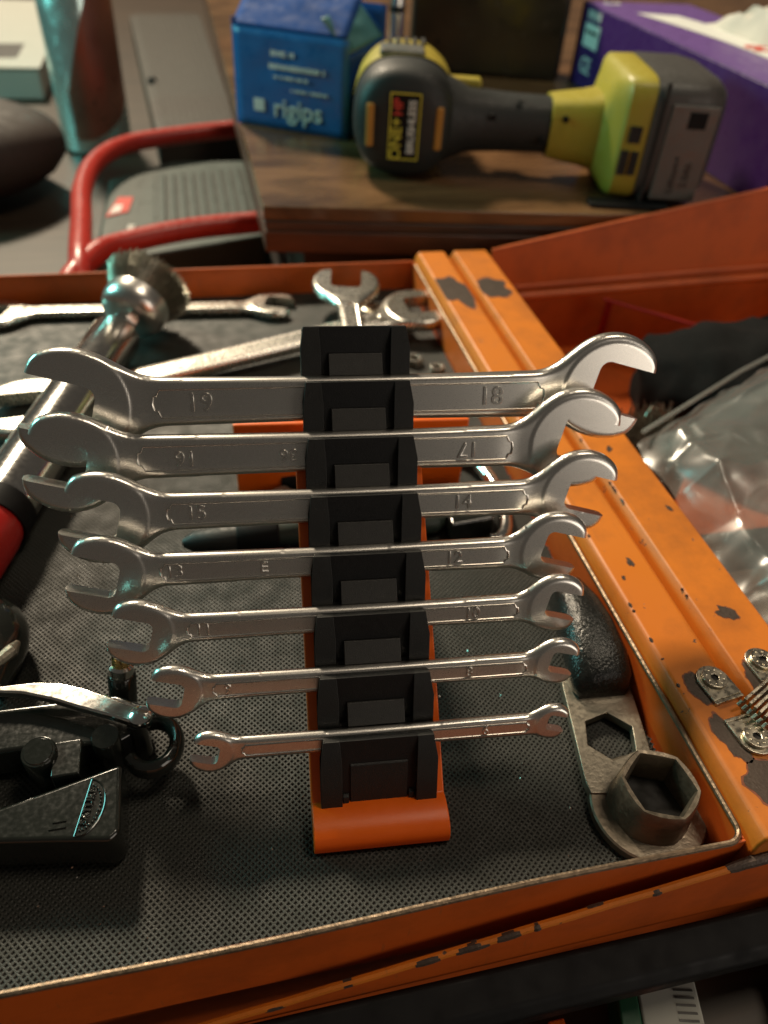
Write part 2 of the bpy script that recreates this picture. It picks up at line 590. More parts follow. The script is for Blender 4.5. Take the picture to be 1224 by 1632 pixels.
def spanner_mesh(name, L, sl, sr, ws, T, mat, org_matrix, org, left='open', right='open', g=0.55, tilt=15):
    """double-ended spanner as a solid height field with a true outline.
    local x along the shank, y across, z through the thickness"""
    heads = []
    for side, s, kind in ((-1, sl, left), (1, sr, right)):
        if kind == 'open':
            cx = side * (L / 2 - 0.90 * s)
            ang = math.pi - R(tilt) if side < 0 else -R(tilt)
        else:
            cx = side * (L / 2 - 0.82 * s)
            ang = 0
        heads.append((cx, s, kind, ang))
    mar = 3
    hmax = max(sl, sr) * 1.15 + mar
    xs = np.arange(-L / 2 - mar, L / 2 + mar + g, g)
    ys = np.arange(-hmax, hmax + g, g)

    def field(X, Y):
        taper = 1 - 0.06 * np.cos(np.clip(X / L * 2 * math.pi, -math.pi, math.pi))
        shank = np.maximum(np.abs(Y) - ws / 2 * taper, np.maximum(heads[0][0] - X, X - heads[1][0]))
        outer = shank
        cut = np.full_like(X, -1e3)
        for cx, s, kind, ang in heads:
            yo = (-0.09 if cx < 0 else 0.13) * s if kind == 'open' and tilt > 8 else 0.0
            a = (X - cx) * math.cos(ang) + (Y - yo) * math.sin(ang)
            b = -(X - cx) * math.sin(ang) + (Y - yo) * math.cos(ang)
            if kind == 'open':
                disc = np.hypot(a * 0.98, b * 1.0) - 1.10 * s
                d = smin(-disc, -(a - 0.85 * s) * 1.0, 0.17 * s) * -1
                outer = smin(outer, d, 0.62 * s)
                r = 0.22 * s
                q1, q2 = -0.40 * s - a + r, np.abs(b) - s / 2 + r
                sl_ = np.minimum(np.maximum(q1, q2), 0) + np.hypot(np.maximum(q1, 0), np.maximum(q2, 0)) - r
                cut = np.maximum(cut, -sl_)
            else:
                outer = smin(outer, np.hypot(a, b) - 0.80 * s, 0.3 * s)
                cut = np.maximum(cut, -(np.hypot(a, b) - 0.52 * s))
        return np.maximum(outer, cut), outer

    X, Y = np.meshgrid(xs, ys, indexing='ij')
    phi, _ = field(X, Y)
    e = 0.02
    snap = np.abs(phi) < 0.5 * g
    for _i in range(3):
        ph, _ = field(X, Y)
        gx = (field(X + e, Y)[0] - field(X - e, Y)[0]) / (2 * e)
        gy = (field(X, Y + e)[0] - field(X, Y - e)[0]) / (2 * e)
        nn = np.maximum(np.hypot(gx, gy), 0.3)
        st = np.clip(ph / nn, -g, g)
        X = np.where(snap, X - st * gx / nn, X)
        Y = np.where(snap, Y - st * gy / nn, Y)
    ok = (phi < 0.5 * g)
    ph, outer = field(X, Y)
    # thickness
    H = np.full_like(X, T / 2)
    for cx, s, kind, ang in heads:
        rr = np.hypot(X - cx, Y)
        k = np.clip((1.06 * s - rr) / 0.9 + 0.5, 0, 1)
        k = k * k * (3 - 2 * k)
        neck = np.exp(-((rr - 1.35 * s) / (0.30 * s)) ** 2)
        H = H + k * 0.035 * T - 0.055 * T * neck * (1 - k)
    re = min(T * 0.42, 2.3)
    d = np.clip(-outer / re, 0, 1)
    H = H - re * (1 - np.sqrt(np.clip(1 - (1 - d) ** 2, 0, 1)))
    nx, ny = X.shape
    idx = -np.ones((nx, ny), int)
    cells = []
    c4 = phi[:-1, :-1] + phi[1:, :-1] + phi[1:, 1:] + phi[:-1, 1:]
    o = ok
    cnt = o[:-1, :-1].astype(int) + o[1:, :-1] + o[1:, 1:] + o[:-1, 1:]
    for i, j in zip(*np.nonzero((cnt >= 3) & (c4 < 0.4 * g))):
        q = [(i, j), (i + 1, j), (i + 1, j + 1), (i, j + 1)]
        cells.append([p for p in q if o[p]])
    for i, j in zip(*np.nonzero((cnt == 3) & (c4 >= 0.4 * g))):
        q = [p for p in [(i, j), (i + 1, j), (i + 1, j + 1), (i, j + 1)] if o[p]]
        if sum(phi[p] for p in q) < 0:
            cells.append(q)
    pts = []
    for cell in cells:
        for p in cell:
            if idx[p] < 0:
                idx[p] = len(pts)
                pts.append((X[p], Y[p], H[p]))
    n = len(pts)
    verts = pts + [(p[0], p[1], -p[2]) for p in pts]
    faces = []
    edges = {}
    for cell in cells:
        f = [int(idx[p]) for p in cell]
        faces.append(f)
        faces.append([a + n for a in reversed(f)])
        for a, b in zip(f, f[1:] + f[:1]):
            if (b, a) in edges:
                edges.pop((b, a))
            else:
                edges[(a, b)] = 1
    for a, b in edges:
        faces.append([b, a, a + n, b + n])
    me = bpy.data.meshes.new(name)
    mm = org_matrix.copy()
    mm.translation = org_matrix.translation - Vector(org)
    A = np.array(mm)
    P = np.array(verts) @ A[:3, :3].T + A[:3, 3]
    me.from_pydata((P * MM).tolist(), [], faces)
    me.materials.append(M[mat])
    me.shade_smooth()
    me.set_sharp_from_angle(angle=R(48))
    return me


def spanner(label, group, m, L, sl, sr, ws, T, mat='steel', left='open', right='open', panel=True, nums=(), g=0.55, tilt=15, name='open_ended_wrench', cat='wrench'):
    base = m.translation.copy()
    t = thing(name, label, cat, base, group)
    me = spanner_mesh('wrench_body', L, sl, sr, ws, T, mat, m, base, left, right, g, tilt)
    o = bpy.data.objects.new('wrench_body', me)
    col.objects.link(o)
    o.parent = t
    ORG[o.name] = base
    if panel:
        # raised outline of the marking panel with bracket-shaped ends
        x0, x1 = -L / 2 + 2.35 * sl, L / 2 - 2.35 * sr
        hy = ws * 0.5 - 0.33 * ws * 0.5 - 0.7
        z = T / 2 + 0.05
        pts = []
        for sgn, xe in ((1, x1), (-1, x0)):
            br = hy * 0.55
            seq = [(xe - sgn * br, hy * sgn), (xe - sgn * br * 0.6, hy * sgn * 0.55), (xe - sgn * br * 0.15, hy * sgn * 0.5),
                   (xe, 0), (xe - sgn * br * 0.15, -hy * sgn * 0.5), (xe - sgn * br * 0.6, -hy * sgn * 0.55), (xe - sgn * br, -hy * sgn)]
            pts += seq
        pts.append(pts[0])
        mb = MB()
        mb.tube([(p[0], p[1], z) for p in pts], 0.3, 8, m)
        mb.build('panel_outline', 'steel_emboss', t)
    for s, x, flip, size in nums:
        mt = m @ Matrix.Translation((x, 0, T / 2))
        if flip:
            mt = mt @ Matrix.Rotation(math.pi, 4, 'Z')
        text('size_number', s, size, 'steel_emboss', mt, t, 0.30)
    return t


# ------------------------------------------------------------------ SETTING: table top
mb = MB()
mb.box(-2600, 2600, -500, 4200, -90, -66)
o = mb.build('table_top', 'table')
o['kind'] = 'structure'

# ------------------------------------------------------------------ TOOLBOX
X0, X1, Y0, Y1, ZR = -270.0, 110.0, -28.0, 405.0, 20.0
tb = thing('toolbox', 'worn orange steel toolbox with opened tray and deep compartment', 'toolbox', (0, 180, -66))
MB().box(X0, X1, Y0, Y1, -4, -1.6).build('tray_floor', 'paint_shaded', tb)
wt = 1.0
MB().box(X0, X1 + wt, Y0 - wt, Y0, -14, ZR).build('tray_front_wall', 'paint_shaded', tb, 0.3)
MB().box(X0 + 1, X1 - 1, Y0 + 0.05, Y0 + 0.35, -0.7, ZR - 0.8).build('added_dim_sheet', 'dimmed_red', tb)  # added dark sheet, dims the lit wall's reflection in the lower wrenches
MB().box(X0, X1 + wt, Y1, Y1 + wt, -14, ZR).build('tray_back_wall', 'paint_shaded', tb, 0.3)
MB().box(X1, X1 + wt, Y0, Y1, -14, ZR - 0.05).build('tray_side_wall', 'paint_shaded', tb, 0.3)
MB().box(X0 - wt, X0, Y0 - wt, Y1 + wt, -14, ZR).build('tray_outer_wall', 'paint_shaded', tb, 0.3)
# rolled steel rim with worn paint
rim = []
rr = 5.0
cx, cy = X1 + 0.5 - rr, Y0 - 0.5 + rr
rim.append((X0, Y0 - 0.5, ZR))
for x in np.linspace(X0 + 20, cx, 24):
    rim.append((x, Y0 - 0.5 + 0.5 * math.sin(x * 0.03), ZR + 0.3 * math.sin(x * 0.05)))
for k in range(1, 8):
    a = -math.pi / 2 + k * math.pi / 2 / 8
    rim.append((cx + rr * math.cos(a), cy + rr * math.sin(a), ZR))
for y in np.linspace(cy, Y1 - 6, 24):
    rim.append((X1 + 0.5, y, ZR))
MB().tube(rim, 1.0, 8).build('tray_rim', 'worn', tb)
MB().tube([(X0, Y1 + 0.5, ZR), (X1, Y1 + 0.5, ZR)], 1.0, 8).build('tray_rim', 'paint_shaded', tb)

Yf, Yb = Y0 - 4, Y1 + 4
fy = frame((0, Yf, 0), (1, 0, 0), (0, 0, 1))     # local XY = world X,Z ; local Z = -Y
fyz = Matrix(((1, 0, 0, 0), (0, 0, 1, 0), (0, 1, 0, 0), (0, 0, 0, 1)))   # (x, z, y)


def bar(poly, name, mat='paint', bevel=1.3):
    return MB().prism(poly, Yf, Yb, fyz).build(name, mat, tb, bevel, 40, 3)


bar([(112.2, -30), (112.2, 22), (114.5, 26), (133.5, 26), (135.6, 23.5), (135.6, -30)], 'side_rail')
bar([(137.8, -30), (137.8, 20), (141.5, 26), (165.5, 26), (168.2, 23), (168.2, -58), (166.8, -58), (166.8, -30)], 'side_rail')
MB().box(135.4, 138, Yf + 1, Yb - 1, -30, 6).build('rail_groove', 'bare', tb)
# deep compartment on the right
MB().box(168.2, 470, Y0, Y1, -62, -58).build('compartment_floor', 'paint_shaded', tb)
MB().box(168.2, 470, Y1, Y1 + 1.2, -58, -8).build('compartment_back_wall', 'paint_shaded', tb)
MB().box(470, 471.2, Y0, Y1, -58, 20).build('compartment_side_wall', 'paint_shaded', tb)
MB().box(168.2, 470, Y0 - 1.2, Y0, -58, 20).build('compartment_front_wall', 'paint_shaded', tb)
# lid panel behind it: rises to the right, leaning a little back, with a pressed bead
mb = MB()
mb.add([(168.5, Y1 + 3, -9), (470, Y1 + 3, 0), (470, Y1 + 10, 78), (390, Y1 + 9, 64), (172, Y1 + 6, 24)],
       [(0, 1, 2, 3, 4)])
o = mb.build('lid_panel', 'paint_shaded', tb, 0, 0)
so = o.modifiers.new('solid', 'SOLIDIFY')
so.thickness = 1.2 * MM
MB().tube([(170, Y1 - 1.8, -11), (250, Y1 - 1.8, -8.2), (330, Y1 - 1.8, -5), (468, Y1 - 1.8, -0.5)], 3.4, 12).build('lid_bead', 'paint_shaded', tb)
MB().tube([(170, Y1 + 0.4, -4), (330, Y1 + 0.4, 3), (468, Y1 + 0.4, 8)], 1.6, 8).build('lid_bead', 'paint_shaded', tb)
MB().tube([(172, Y1 + 6, 24), (390, Y1 + 9, 64), (470, Y1 + 10, 78)], 1.6, 8).build('lid_edge', 'paint_shaded', tb)
# lower body, front panel with chipped upper edge, bumper
MB().box(X0 + 4, 168, Y0 + 2, Y1 - 2, -64, -14.2).build('body', 'paint_shaded', tb)
mb = MB()
n = 26
vs_, fs = [], []
edge_pts = []
for i in range(n + 1):
    x = -150 + 330 * i / n
    zt = -8 + (x + 7) * 0.185 + 0.25 * math.sin(x * 0.21)
    zt = min(zt, 15.5 + 0.02 * (x - 120))
    zb = -22
    zt = max(zt, zb + 0.5)
    yy = -34 - 0.010 * (120 - x)
    vs_ += [(x, yy, zb), (x, yy, zt), (x, yy + 1.4, zt), (x, yy + 1.4, zb)]
    edge_pts.append((x, yy + 0.7, zt))
for i in range(n):
    for k in range(4):
        a, b = i * 4 + k, i * 4 + (k + 1) % 4
        fs.append((a, b, b + 4, a + 4))
fs += [(0, 1, 2, 3), (n * 4 + 3, n * 4 + 2, n * 4 + 1, n * 4)]
mb.add(vs_, fs)
mb.build('front_panel', 'paint_shaded', tb, 0, 40)
MB().tube(edge_pts, 1.25, 8).build('front_panel_edge', 'paint', tb)
rnd = random.Random(5)
for k in range(16):
    i = rnd.choice(range(8, n - 2))
    p0, p1 = Vector(edge_pts[i]), Vector(edge_pts[i + 1])
    a = p0.lerp(p1, rnd.random() * 0.5)
    ln = rnd.uniform(0.8, 8)
    a = a + V(0, rnd.uniform(-0.3, 0.3), rnd.uniform(-0.35, 0.02))
    d = (p1 - p0).normalized()
    q = MB().tube([a, a + d * ln * 0.3, a + d * ln * 0.7, a + d * ln], [1.15, 1.36, 1.36, 1.15], 8)
    q.build('bare_patch', 'bare', tb)
MB().tube([(104, -33.3, 12.6), (112, -33.3, 14.3), (122, -33.2, 15.6), (128, -33.2, 15.7)], [1.3, 1.9, 2.0, 1.4], 10).build('bare_patch', 'bare', tb)
MB().prism([(-51, -33), (-37, -31), (-36.2, -21), (-38, -19.6), (-48, -22.5), (-51, -26)], -260, 300,
           frame((0, 0, 0), (0, 1, 0), (0, 0, 1))).build('bumper', 'bumper', tb, 1.2)

# bare patches on the rails: thin irregular scabs where the paint has gone
zt = 26.06
for (cx, cy, rx, ry, s, rt_) in ((127, -14, 8.5, 8, 3, 0.3), (121.5, 3, 3.5, 9, 5, 0.1), (123, 24, 4.5, 8, 8, 0.1), (152.5, 55, 3.2, 4.2, 11, 0.6),
                                 (160.5, 118, 1.0, 2.2, 4, 0.3), (152, 165, 1.3, 2.5, 9, -0.6), (126, 88, 1.2, 2.6, 14, 0.2),
                                 (146, 22, 4, 9, 31, 0.0), (124, 345, 11, 20, 12, 0.0), (151, 347, 11, 14, 15, 0.2),
                                 (130, -27, 5, 4, 22, 0), (119, 80, 0.8, 1.1, 2, 0), (143.5, 190, 0.7, 3.0, 6, 0)):
    poly = [(min(max(p[0], 114.6), 133.4) if cx < 136 else min(max(p[0], 141.6), 165.4), p[1]) for p in blob_poly(cx, cy, rx, ry, 24, 0.22, s, rt_)]
    MB().prism(poly, zt, zt + 0.05).build('bare_patch', 'bare', tb, 0, 0)
    lo_, hi_ = (114.5, 133.5) if cx < 136 else (141.5, 165.5)
    rim_poly = [(min(max(cx + (p[0] - cx) * 1.09 + 0.25 * math.sin(9 * i_), lo_), hi_), cy + (p[1] - cy) * 1.09 + 0.25 * math.cos(7 * i_)) for i_, p in enumerate(poly)]
    MB().prism(rim_poly, zt - 0.05, zt - 0.02).build('primer_patch', 'primer', tb, 0, 0)
for (y0, y1, x, s) in ((20, 210, 112.9, 1), (60, 230, 138.6, 2)):
    rnd = random.Random(s)
    for k in range(14):
        y = rnd.uniform(y0, y1)
        ln = rnd.uniform(1.0, 4.5)
        MB().tube([(x + 2.2, y, 26.0 - 0.55), (x + 2.2, y + ln / 2, 25.75), (x + 2.2, y + ln, 26.0 - 0.55)], [0.2, 0.75, 0.2], 6).build('bare_patch', 'bare', tb)


# hinge brackets with rivets and the stack of links
def bracket(c, ang, name='hinge_bracket'):
    m = Matrix.Translation(Vector(c)) @ Matrix.Rotation(ang, 4, 'Z')
    out = [(6.2 * math.cos(a), 6.2 * math.sin(a)) for a in np.linspace(0, math.pi, 13)]
    out += [(-6.2, -8), (6.2, -8)]
    mb = MB()
    mb.prism(out, 0, 1.3, m)
    mb.prism([(-6.2, -8), (-6.2, -9.4), (6.2, -9.4), (6.2, -8)], -4, 1.3, m)
    b = mb.build(name, 'brass_zinc', tb, 0.35)
    r = MB()
    hexa = [(1.5 * math.cos(k * math.pi / 3), 1.5 * math.sin(k * math.pi / 3)) for k in range(6)]
    hex24 = []
    for k in range(24):
        a = 2 * math.pi * k / 24
        q = k / 4
        i = int(q) % 6
        f_ = q - int(q)
        hex24.append((hexa[i][0] * (1 - f_) + hexa[(i + 1) % 6][0] * f_, hexa[i][1] * (1 - f_) + hexa[(i + 1) % 6][1] * f_))
    circ = [(4.6 * math.cos(2 * math.pi * k / 24), 4.6 * math.sin(2 * math.pi * k / 24)) for k in range(24)]
    r.plate(circ, hex24, 1.35, 2.7, m)
    rv = r.build('rivet', 'brass_zinc', b, 0.35)
    MB().prism(hexa, 1.4, 1.6, m).build('rivet_recess', 'hole', b, 0, 0)
    rd = MB()
    for k in range(8):
        a = 2 * math.pi * k / 8 + 0.2
        rd.lathe([(0.45, 2.65), (0.4, 2.95), (0.15, 3.05)], 8, m @ Matrix.Translation((3.1 * math.cos(a), 3.1 * math.sin(a), 0)))
    rd.build('rivet_marks', 'brass_zinc', b)
    return b


bracket((128.5, 25.5, 26.2), 0.15)
bracket((130.0, 0.5, 26.2), math.pi + 0.1)
bracket((151.5, 30.0, 26.2), 0.1)
for k in range(6):
    y = 16.5 - k * 2.1
    z = 29.5 + 0.25 * k
    p = [(131 + 0.5 * k, y - 3.5, z - 1.5), (132.5 + 0.5 * k, y - 3.2, z), (150, y + 4.5, z + 2.2), (154, y + 5.0, z + 1.0)]
    mb = MB()
    for a, b in zip(p[:-1], p[1:]):
        a, b = Vector(a), Vector(b)
        m = frame(a, b - a, (0, 0, 1))
        mb.box(-0.1, (b - a).length + 0.1, -2.4, 2.4, -0.55, 0.55, m)
    mb.build('hinge_link', 'brass_zinc', tb, 0.2)

# ------------------------------------------------------------------ RUBBER MAT
mat_t = thing('rubber_mat', 'dark textured rubber mat lining the open tray', 'mat', (0, 180, -1.5))
ox, oy, oz = ORG[mat_t.name]
p_ = 1.58
ang = R(45 - 6)
ca, sa = math.cos(ang), math.sin(ang)
xa, xb, ya, yb = -160.0, 109.0, -27.0, 215.0
nn = int(450 / p_)
I, J = np.meshgrid(np.arange(-nn, nn), np.arange(-nn, nn), indexing='ij')
I, J = I.ravel(), J.ravel()
cxs = (I * ca - J * sa) * p_ - 30
cys = (I * sa + J * ca) * p_ + 110
keep = (cxs > xa) & (cxs < xb) & (cys > ya) & (cys < yb)
cxs, cys = cxs[keep], cys[keep]
rng = np.random.default_rng(3)
nc = len(cxs)
jit = rng.normal(0, 0.03, (nc, 2))
half = p_ / 2


def corners(hs, z, j=None):
    q = []
    for sx, sy in ((-1, -1), (1, -1), (1, 1), (-1, 1)):
        x = cxs + (sx * hs * ca - sy * hs * sa)
        y = cys + (sx * hs * sa + sy * hs * ca)
        if j is not None:
            x, y = x + j[:, 0], y + j[:, 1]
        q.append(np.stack([x - ox, y - oy, np.full(nc, z) - oz], 1))
    return np.stack(q, 1)


A_ = corners(half, -0.06)
B_ = corners(half * 0.70, 0.0, jit)
C_ = corners(half * 0.52, -0.6, jit)
Vv = np.concatenate([A_, B_, C_], 1).reshape(-1, 3) * MM
F = []
for k in range(4):
    k2 = (k + 1) % 4
    F.append([k, k2, 4 + k2, 4 + k])
    F.append([4 + k, 4 + k2, 8 + k2, 8 + k])
F.append([8, 9, 10, 11])
F = np.array(F)
FF = (F[None] + (np.arange(nc) * 12)[:, None, None]).reshape(-1, 4)
me = bpy.data.meshes.new('mat_texture')
me.vertices.add(len(Vv))
me.vertices.foreach_set('co', Vv.ravel())
me.loops.add(FF.size)
me.loops.foreach_set('vertex_index', FF.ravel())
me.polygons.add(len(FF))
me.polygons.foreach_set('loop_start', np.arange(len(FF)) * 4)
me.polygons.foreach_set('loop_total', np.full(len(FF), 4))
mi = np.tile(np.array([0, 0, 0, 0, 0, 0, 0, 0, 1]), nc)
me.materials.append(M['mat'])
me.materials.append(M['mat_floor'])
me.polygons.foreach_set('material_index', mi)
me.update()
me.validate()
o = bpy.data.objects.new('mat_texture', me)
o['kind'] = 'stuff'
col.objects.link(o)
o.parent = mat_t
MB().box(X0 + 1, X1 - 0.6, Y0 + 0.6, Y1 - 0.6, -1.6, -0.8).build('mat_backing', 'mat_floor', mat_t)
MB().box(X0 + 1, X1 - 0.6, 215, Y1 - 0.6, -0.75, 0.0).build('mat_sheet', 'mat', mat_t)
MB().box(X0 + 1, -160, Y0 + 0.6, 214.9, -0.75, 0.0).build('mat_sheet', 'mat', mat_t)

# ------------------------------------------------------------------ WRENCH HOLDER
HA = R(-5)
xh = V(math.cos(HA), math.sin(HA), 0)
yh = V(-math.sin(HA), math.cos(HA), 0)
zz = V(0, 0, 1)
PM = Matrix((yh, zz, xh)).transposed().to_4x4()      # local (h, v, x) -> world


def PH(h, v, x=0.0):
    return yh * h + zz * v + xh * x


hold = thing('wrench_holder', 'black and orange plastic wrench stand sloping up on the mat', 'wrench holder', (0, 0, 0))
T1 = np.array([21.2, 31.1])
ST = np.array([15.5, 12.9])
wv = np.array([math.cos(R(70)), math.sin(R(70))])
nf = np.array([-wv[1], wv[0]])                       # towards the viewer
ru = ST / np.linalg.norm(ST)                         # up the rail
rn = np.array([-ru[1], ru[0]])                       # out of the rail


def pt(T, a, w):
    q = T + nf * a + wv * w
    return (q[0], q[1])


# orange channel: toe, long back, side lips
A0 = T1 - ru * 14 - rn * 11.5
A1 = T1 + ST * 5.3 - rn * 11.5
B0 = T1 - ru * 14 - rn * 19
B1 = T1 + ST * 5.3 - rn * 19
toe = [(0.4, 0.15), (-1.0, 1.4), (-1.2, 4.2), (-0.6, 6.2), (1.0, 7.9), (3.4, 9.0), (6.5, 9.5), (10.0, 9.2), (13.0, 8.2)]
poly = toe + [(16.0, 10.6), tuple(A0 + ru * 22), tuple(A1), tuple(B1), tuple(B0 + ru * 20), (26, 6), (20, 0.15)]
MB().prism(poly, -22.6, 22.6, PM).build('orange_base', 'orange', hold, 0.5, 40, 3)
# rear leg and the wide foot it stands on
lp = [(102, 80), (118, 92), (186, 30), (186, 2), (180, 2), (179, 22)]
MB().prism(lp, -9, 9, PM).build('rear_leg', 'orange', hold, 0.8)
MB().prism([(184, 0.2), (190.5, 0.2), (190.5, 40), (188.0, 42), (184, 42)], -49, 64, PM).build('foot_plate', 'orange', hold, 1.0, 40, 3)
# black core under the combs
C0 = T1 - ru * 10 - rn * 8.8
C1 = T1 + ST * 7 + ru * 3 - rn * 8.8
D0 = T1 - ru * 6 - rn * 11.6
D1 = T1 + ST * 7 + ru * 1 - rn * 11.6
MB().prism([tuple(C0), tuple(C1), tuple(D1), tuple(D0)], -18.6, 18.6, PM).build('black_core', 'black', hold, 0.2)
TW = 3.0
for j in range(8):
    T = T1 + ST * j
    low = 25.0 if j == 0 else 18.6
    e = MB().prism([pt(T, 0, 0), pt(T, -TW, -0.2), pt(T, -TW, -low + 1.0), pt(T, 0, -low)], -18.0, 18.0, PM)
    wall = e.build('comb_wall', 'black', hold, 0.18)
    for s in (-1, 1):
        xa_, xb_ = (12.6, 19.0) if s > 0 else (-19.0, -12.6)
        prof = [pt(T, 0.02, 0.05), pt(T, 2.6, -7.3), pt(T, 2.6, -low), pt(T, -2.2, -low), pt(T, -2.2, -7.3), pt(T, -2.2, -0.1)]
        outx = [18.3, 19.5, 19.5, 19.5, 19.5, 18.3]
        inx = [12.9, 12.4, 12.4, 12.4, 12.4, 12.9]
        q = MB()
        q.add([(p[0], p[1], s * a_) for p, a_ in zip(prof, inx)] + [(p[0], p[1], s * a_) for p, a_ in zip(prof, outx)],
              [tuple(range(5, -1, -1)), tuple(range(6, 12))] + [(i_, (i_ + 1) % 6, 6 + (i_ + 1) % 6, 6 + i_) for i_ in range(6)], PM)
        q.build('comb_cheek', 'black_tab', wall, 0.2)
    if j > 0:
        MB().prism([pt(T, 0.02, -9.4), pt(T, 0.9, -9.3), pt(T, 3.9, -16.6), pt(T, 0.02, -16.6)], -9.6, 9.6, PM).build('spring_tab', 'tab_lit', wall, 0.22)
    else:
        MB().prism([pt(T, 0.02, -9), pt(T, 0.7, -9.6), pt(T, 0.7, -24.8), pt(T, 0.02, -24.8)], -9.6, 9.6, PM).build('spring_tab', 'black_tab', wall, 0.2)
        for s in (-1, 1):
            MB().prism([pt(T, 0.1, -21), pt(T, 1.2, -22), pt(T, 1.2, -24.6), pt(T, 0.1, -24.6)], s * 11.1 - 1, s * 11.1 + 1, PM).build('latch', 'black_tab', wall, 0.2)

# ------------------------------------------------------------------ THE SEVEN WRENCHES
xw = xh
yw = (yh * wv[0] + zz * wv[1]).normalized()
zw = (yh * nf[0] + zz * nf[1]).normalized()
grp = 'open-ended wrenches clipped in the stand'
SET = [  # slot, length, left size, right size, shank width, thickness, x offset, label, numbers
    (0, 121, 7, 6, 8.0, 3.6, -0.4, 'smallest satin steel wrench, in the lowest slot of the stand, nearest the orange toe', [('6', 37, 0, 4.0)]),
    (1, 140, 9, 8, 9.0, 4.1, -4.3, 'second smallest satin steel wrench, second slot up from the orange toe', [('9', -44, 0, 4.4), ('8', 37, 0, 4.4)]),
    (2, 156, 11, 10, 10.0, 4.5, -8.7, 'satin steel wrench marked 11 and 10, third slot up from the orange toe', [('11', -47, 0, 5.0), ('10', 44, 0, 5.0)]),
    (3, 172, 13, 12, 11.4, 5.0, -13.6, 'satin steel wrench marked 13 and 12, in the middle slot of the stand', [('13', -51, 0, 5.6), ('12', 44, 0, 5.6), ('E', -21.5, 0, 5.0)]),
    (4, 188, 15, 14, 13.0, 5.4, -8.0, 'satin steel wrench marked 15 and 14, third slot from the top of the stand', [('15', -49, 0, 6.3), ('14', 43, 0, 6.3)]),
    (5, 203, 16, 17, 15.0, 6.0, -12.2, 'satin steel wrench with its size numbers upside down, second slot from the top', [('16', -48, 1, 7.0), ('17', 51, 1, 7.0), ('36', -13, 1, 5.6)]),
    (6, 221, 19, 18, 16.8, 6.4, -5.0, 'largest satin steel wrench, marked 19 and 18, in the topmost slot of the stand', [('19', -50, 0, 8.4), ('18', 54, 0, 8.4)]),
]
for j, L, sl, sr, ws, T, xo, lab, nums in SET:
    L, xo = L + 6, xo + 3
    nums = [(a_, x_ - 3 if x_ < 0 else x_ - 3, f_, z_ * 1.12) for a_, x_, f_, z_ in nums]
    Tj = T1 + ST * j
    q = Tj + nf * (-TW - 0.25 - T / 2) + wv * (1.2 - ws / 2)
    m = Matrix((xw, yw, zw)).transposed().to_4x4()
    m.translation = PH(q[0], q[1], xo)
    spanner(lab, grp, m, L, sl, sr, ws, T, nums=nums, g=0.55 if L > 150 else 0.42)


# ------------------------------------------------------------------ LOOSE WRENCHES AT THE BACK OF THE TRAY
def flat_m(p0, p1, z0, z1=None, roll=0.0):
    a = V(p0[0], p0[1], z0)
    b = V(p1[0], p1[1], z0 if z1 is None else z1)
    m = frame((a + b) / 2, b - a, z=(0, 0, 1)) @ Matrix.Rotation(roll, 4, 'X')
    return m, (b - a).length


m, L = flat_m((-186, 388), (20, 378), 3.4, 3.4)
spanner('dull steel wrench lying along the back wall of the tray', None, m, L, 16, 15, 12, 5.5, 'old_chrome', panel=False, g=0.6)
m, L = flat_m((-160, 262), (120, 352), 6.5, 12)
t = spanner('long bright wrench with raised lettering, lying diagonally behind the stand', None, m, L, 24, 22, 17, 7.5, 'old_chrome', panel=True, g=0.62)
text('lettering', 'DOFEA', 9, 'old_chrome', m @ Matrix.Translation((-28, 0, 3.75)), t, 0.3)
m, L = flat_m((34, 175), (57, 392), 13, 20)
spanner('bright wrench pointing at the back wall, open jaw beyond the top of the stand', None, m, L, 17, 21, 15, 6.5, 'old_chrome', panel=True, g=0.62, tilt=5)
m, L = flat_m((58, 185), (84, 392), 4.5, 4.5)
spanner('dull wrench half hidden beneath the bright jaw by the back wall', None, m, L, 15, 19, 13, 6, 'old_chrome', panel=False, g=0.62)

# ------------------------------------------------------------------ CUP BRUSH ON CHROME TUBE
br = thing('wire_cup_brush', 'wire cup brush mounted on a thick chrome tube, left of the wrenches', 'wire brush', (-120, 250, 0))
P0, P1 = V(-138, 174, 16), V(-93, 322, 18)
ax = (P1 - P0).normalized()
MB().tube([P0, P0.lerp(P1, 0.5), P1 - ax * 2, P1], [14.6, 14.6, 14.6, 13.6], 32).build('tube', 'chrome', br)
MB().tube([P1, P1 + ax * 1.5, P1 + ax * 6, P1 + ax * 7], [9.5, 9.5, 9.5, 8.5], 24).build('collar', 'bumper', br)
bxs = V(0.44, 0.85, 0.28).normalized()
m = axis(P1 + ax * 4 + V(1, 1, 1.2), bxs)
MB().prism([(7.6 * math.cos(k * math.pi / 3), 7.6 * math.sin(k * math.pi / 3)) for k in range(6)], 0, 9, m).build('hex_nut', 'chrome', br, 0.6)
MB().lathe([(7, 9), (12.5, 9.8), (17, 12.2), (19.2, 16), (19.8, 20), (19.8, 25), (18.8, 26)], 40, m).build('cup', 'steel', br)
rnd = random.Random(11)
mb = MB()
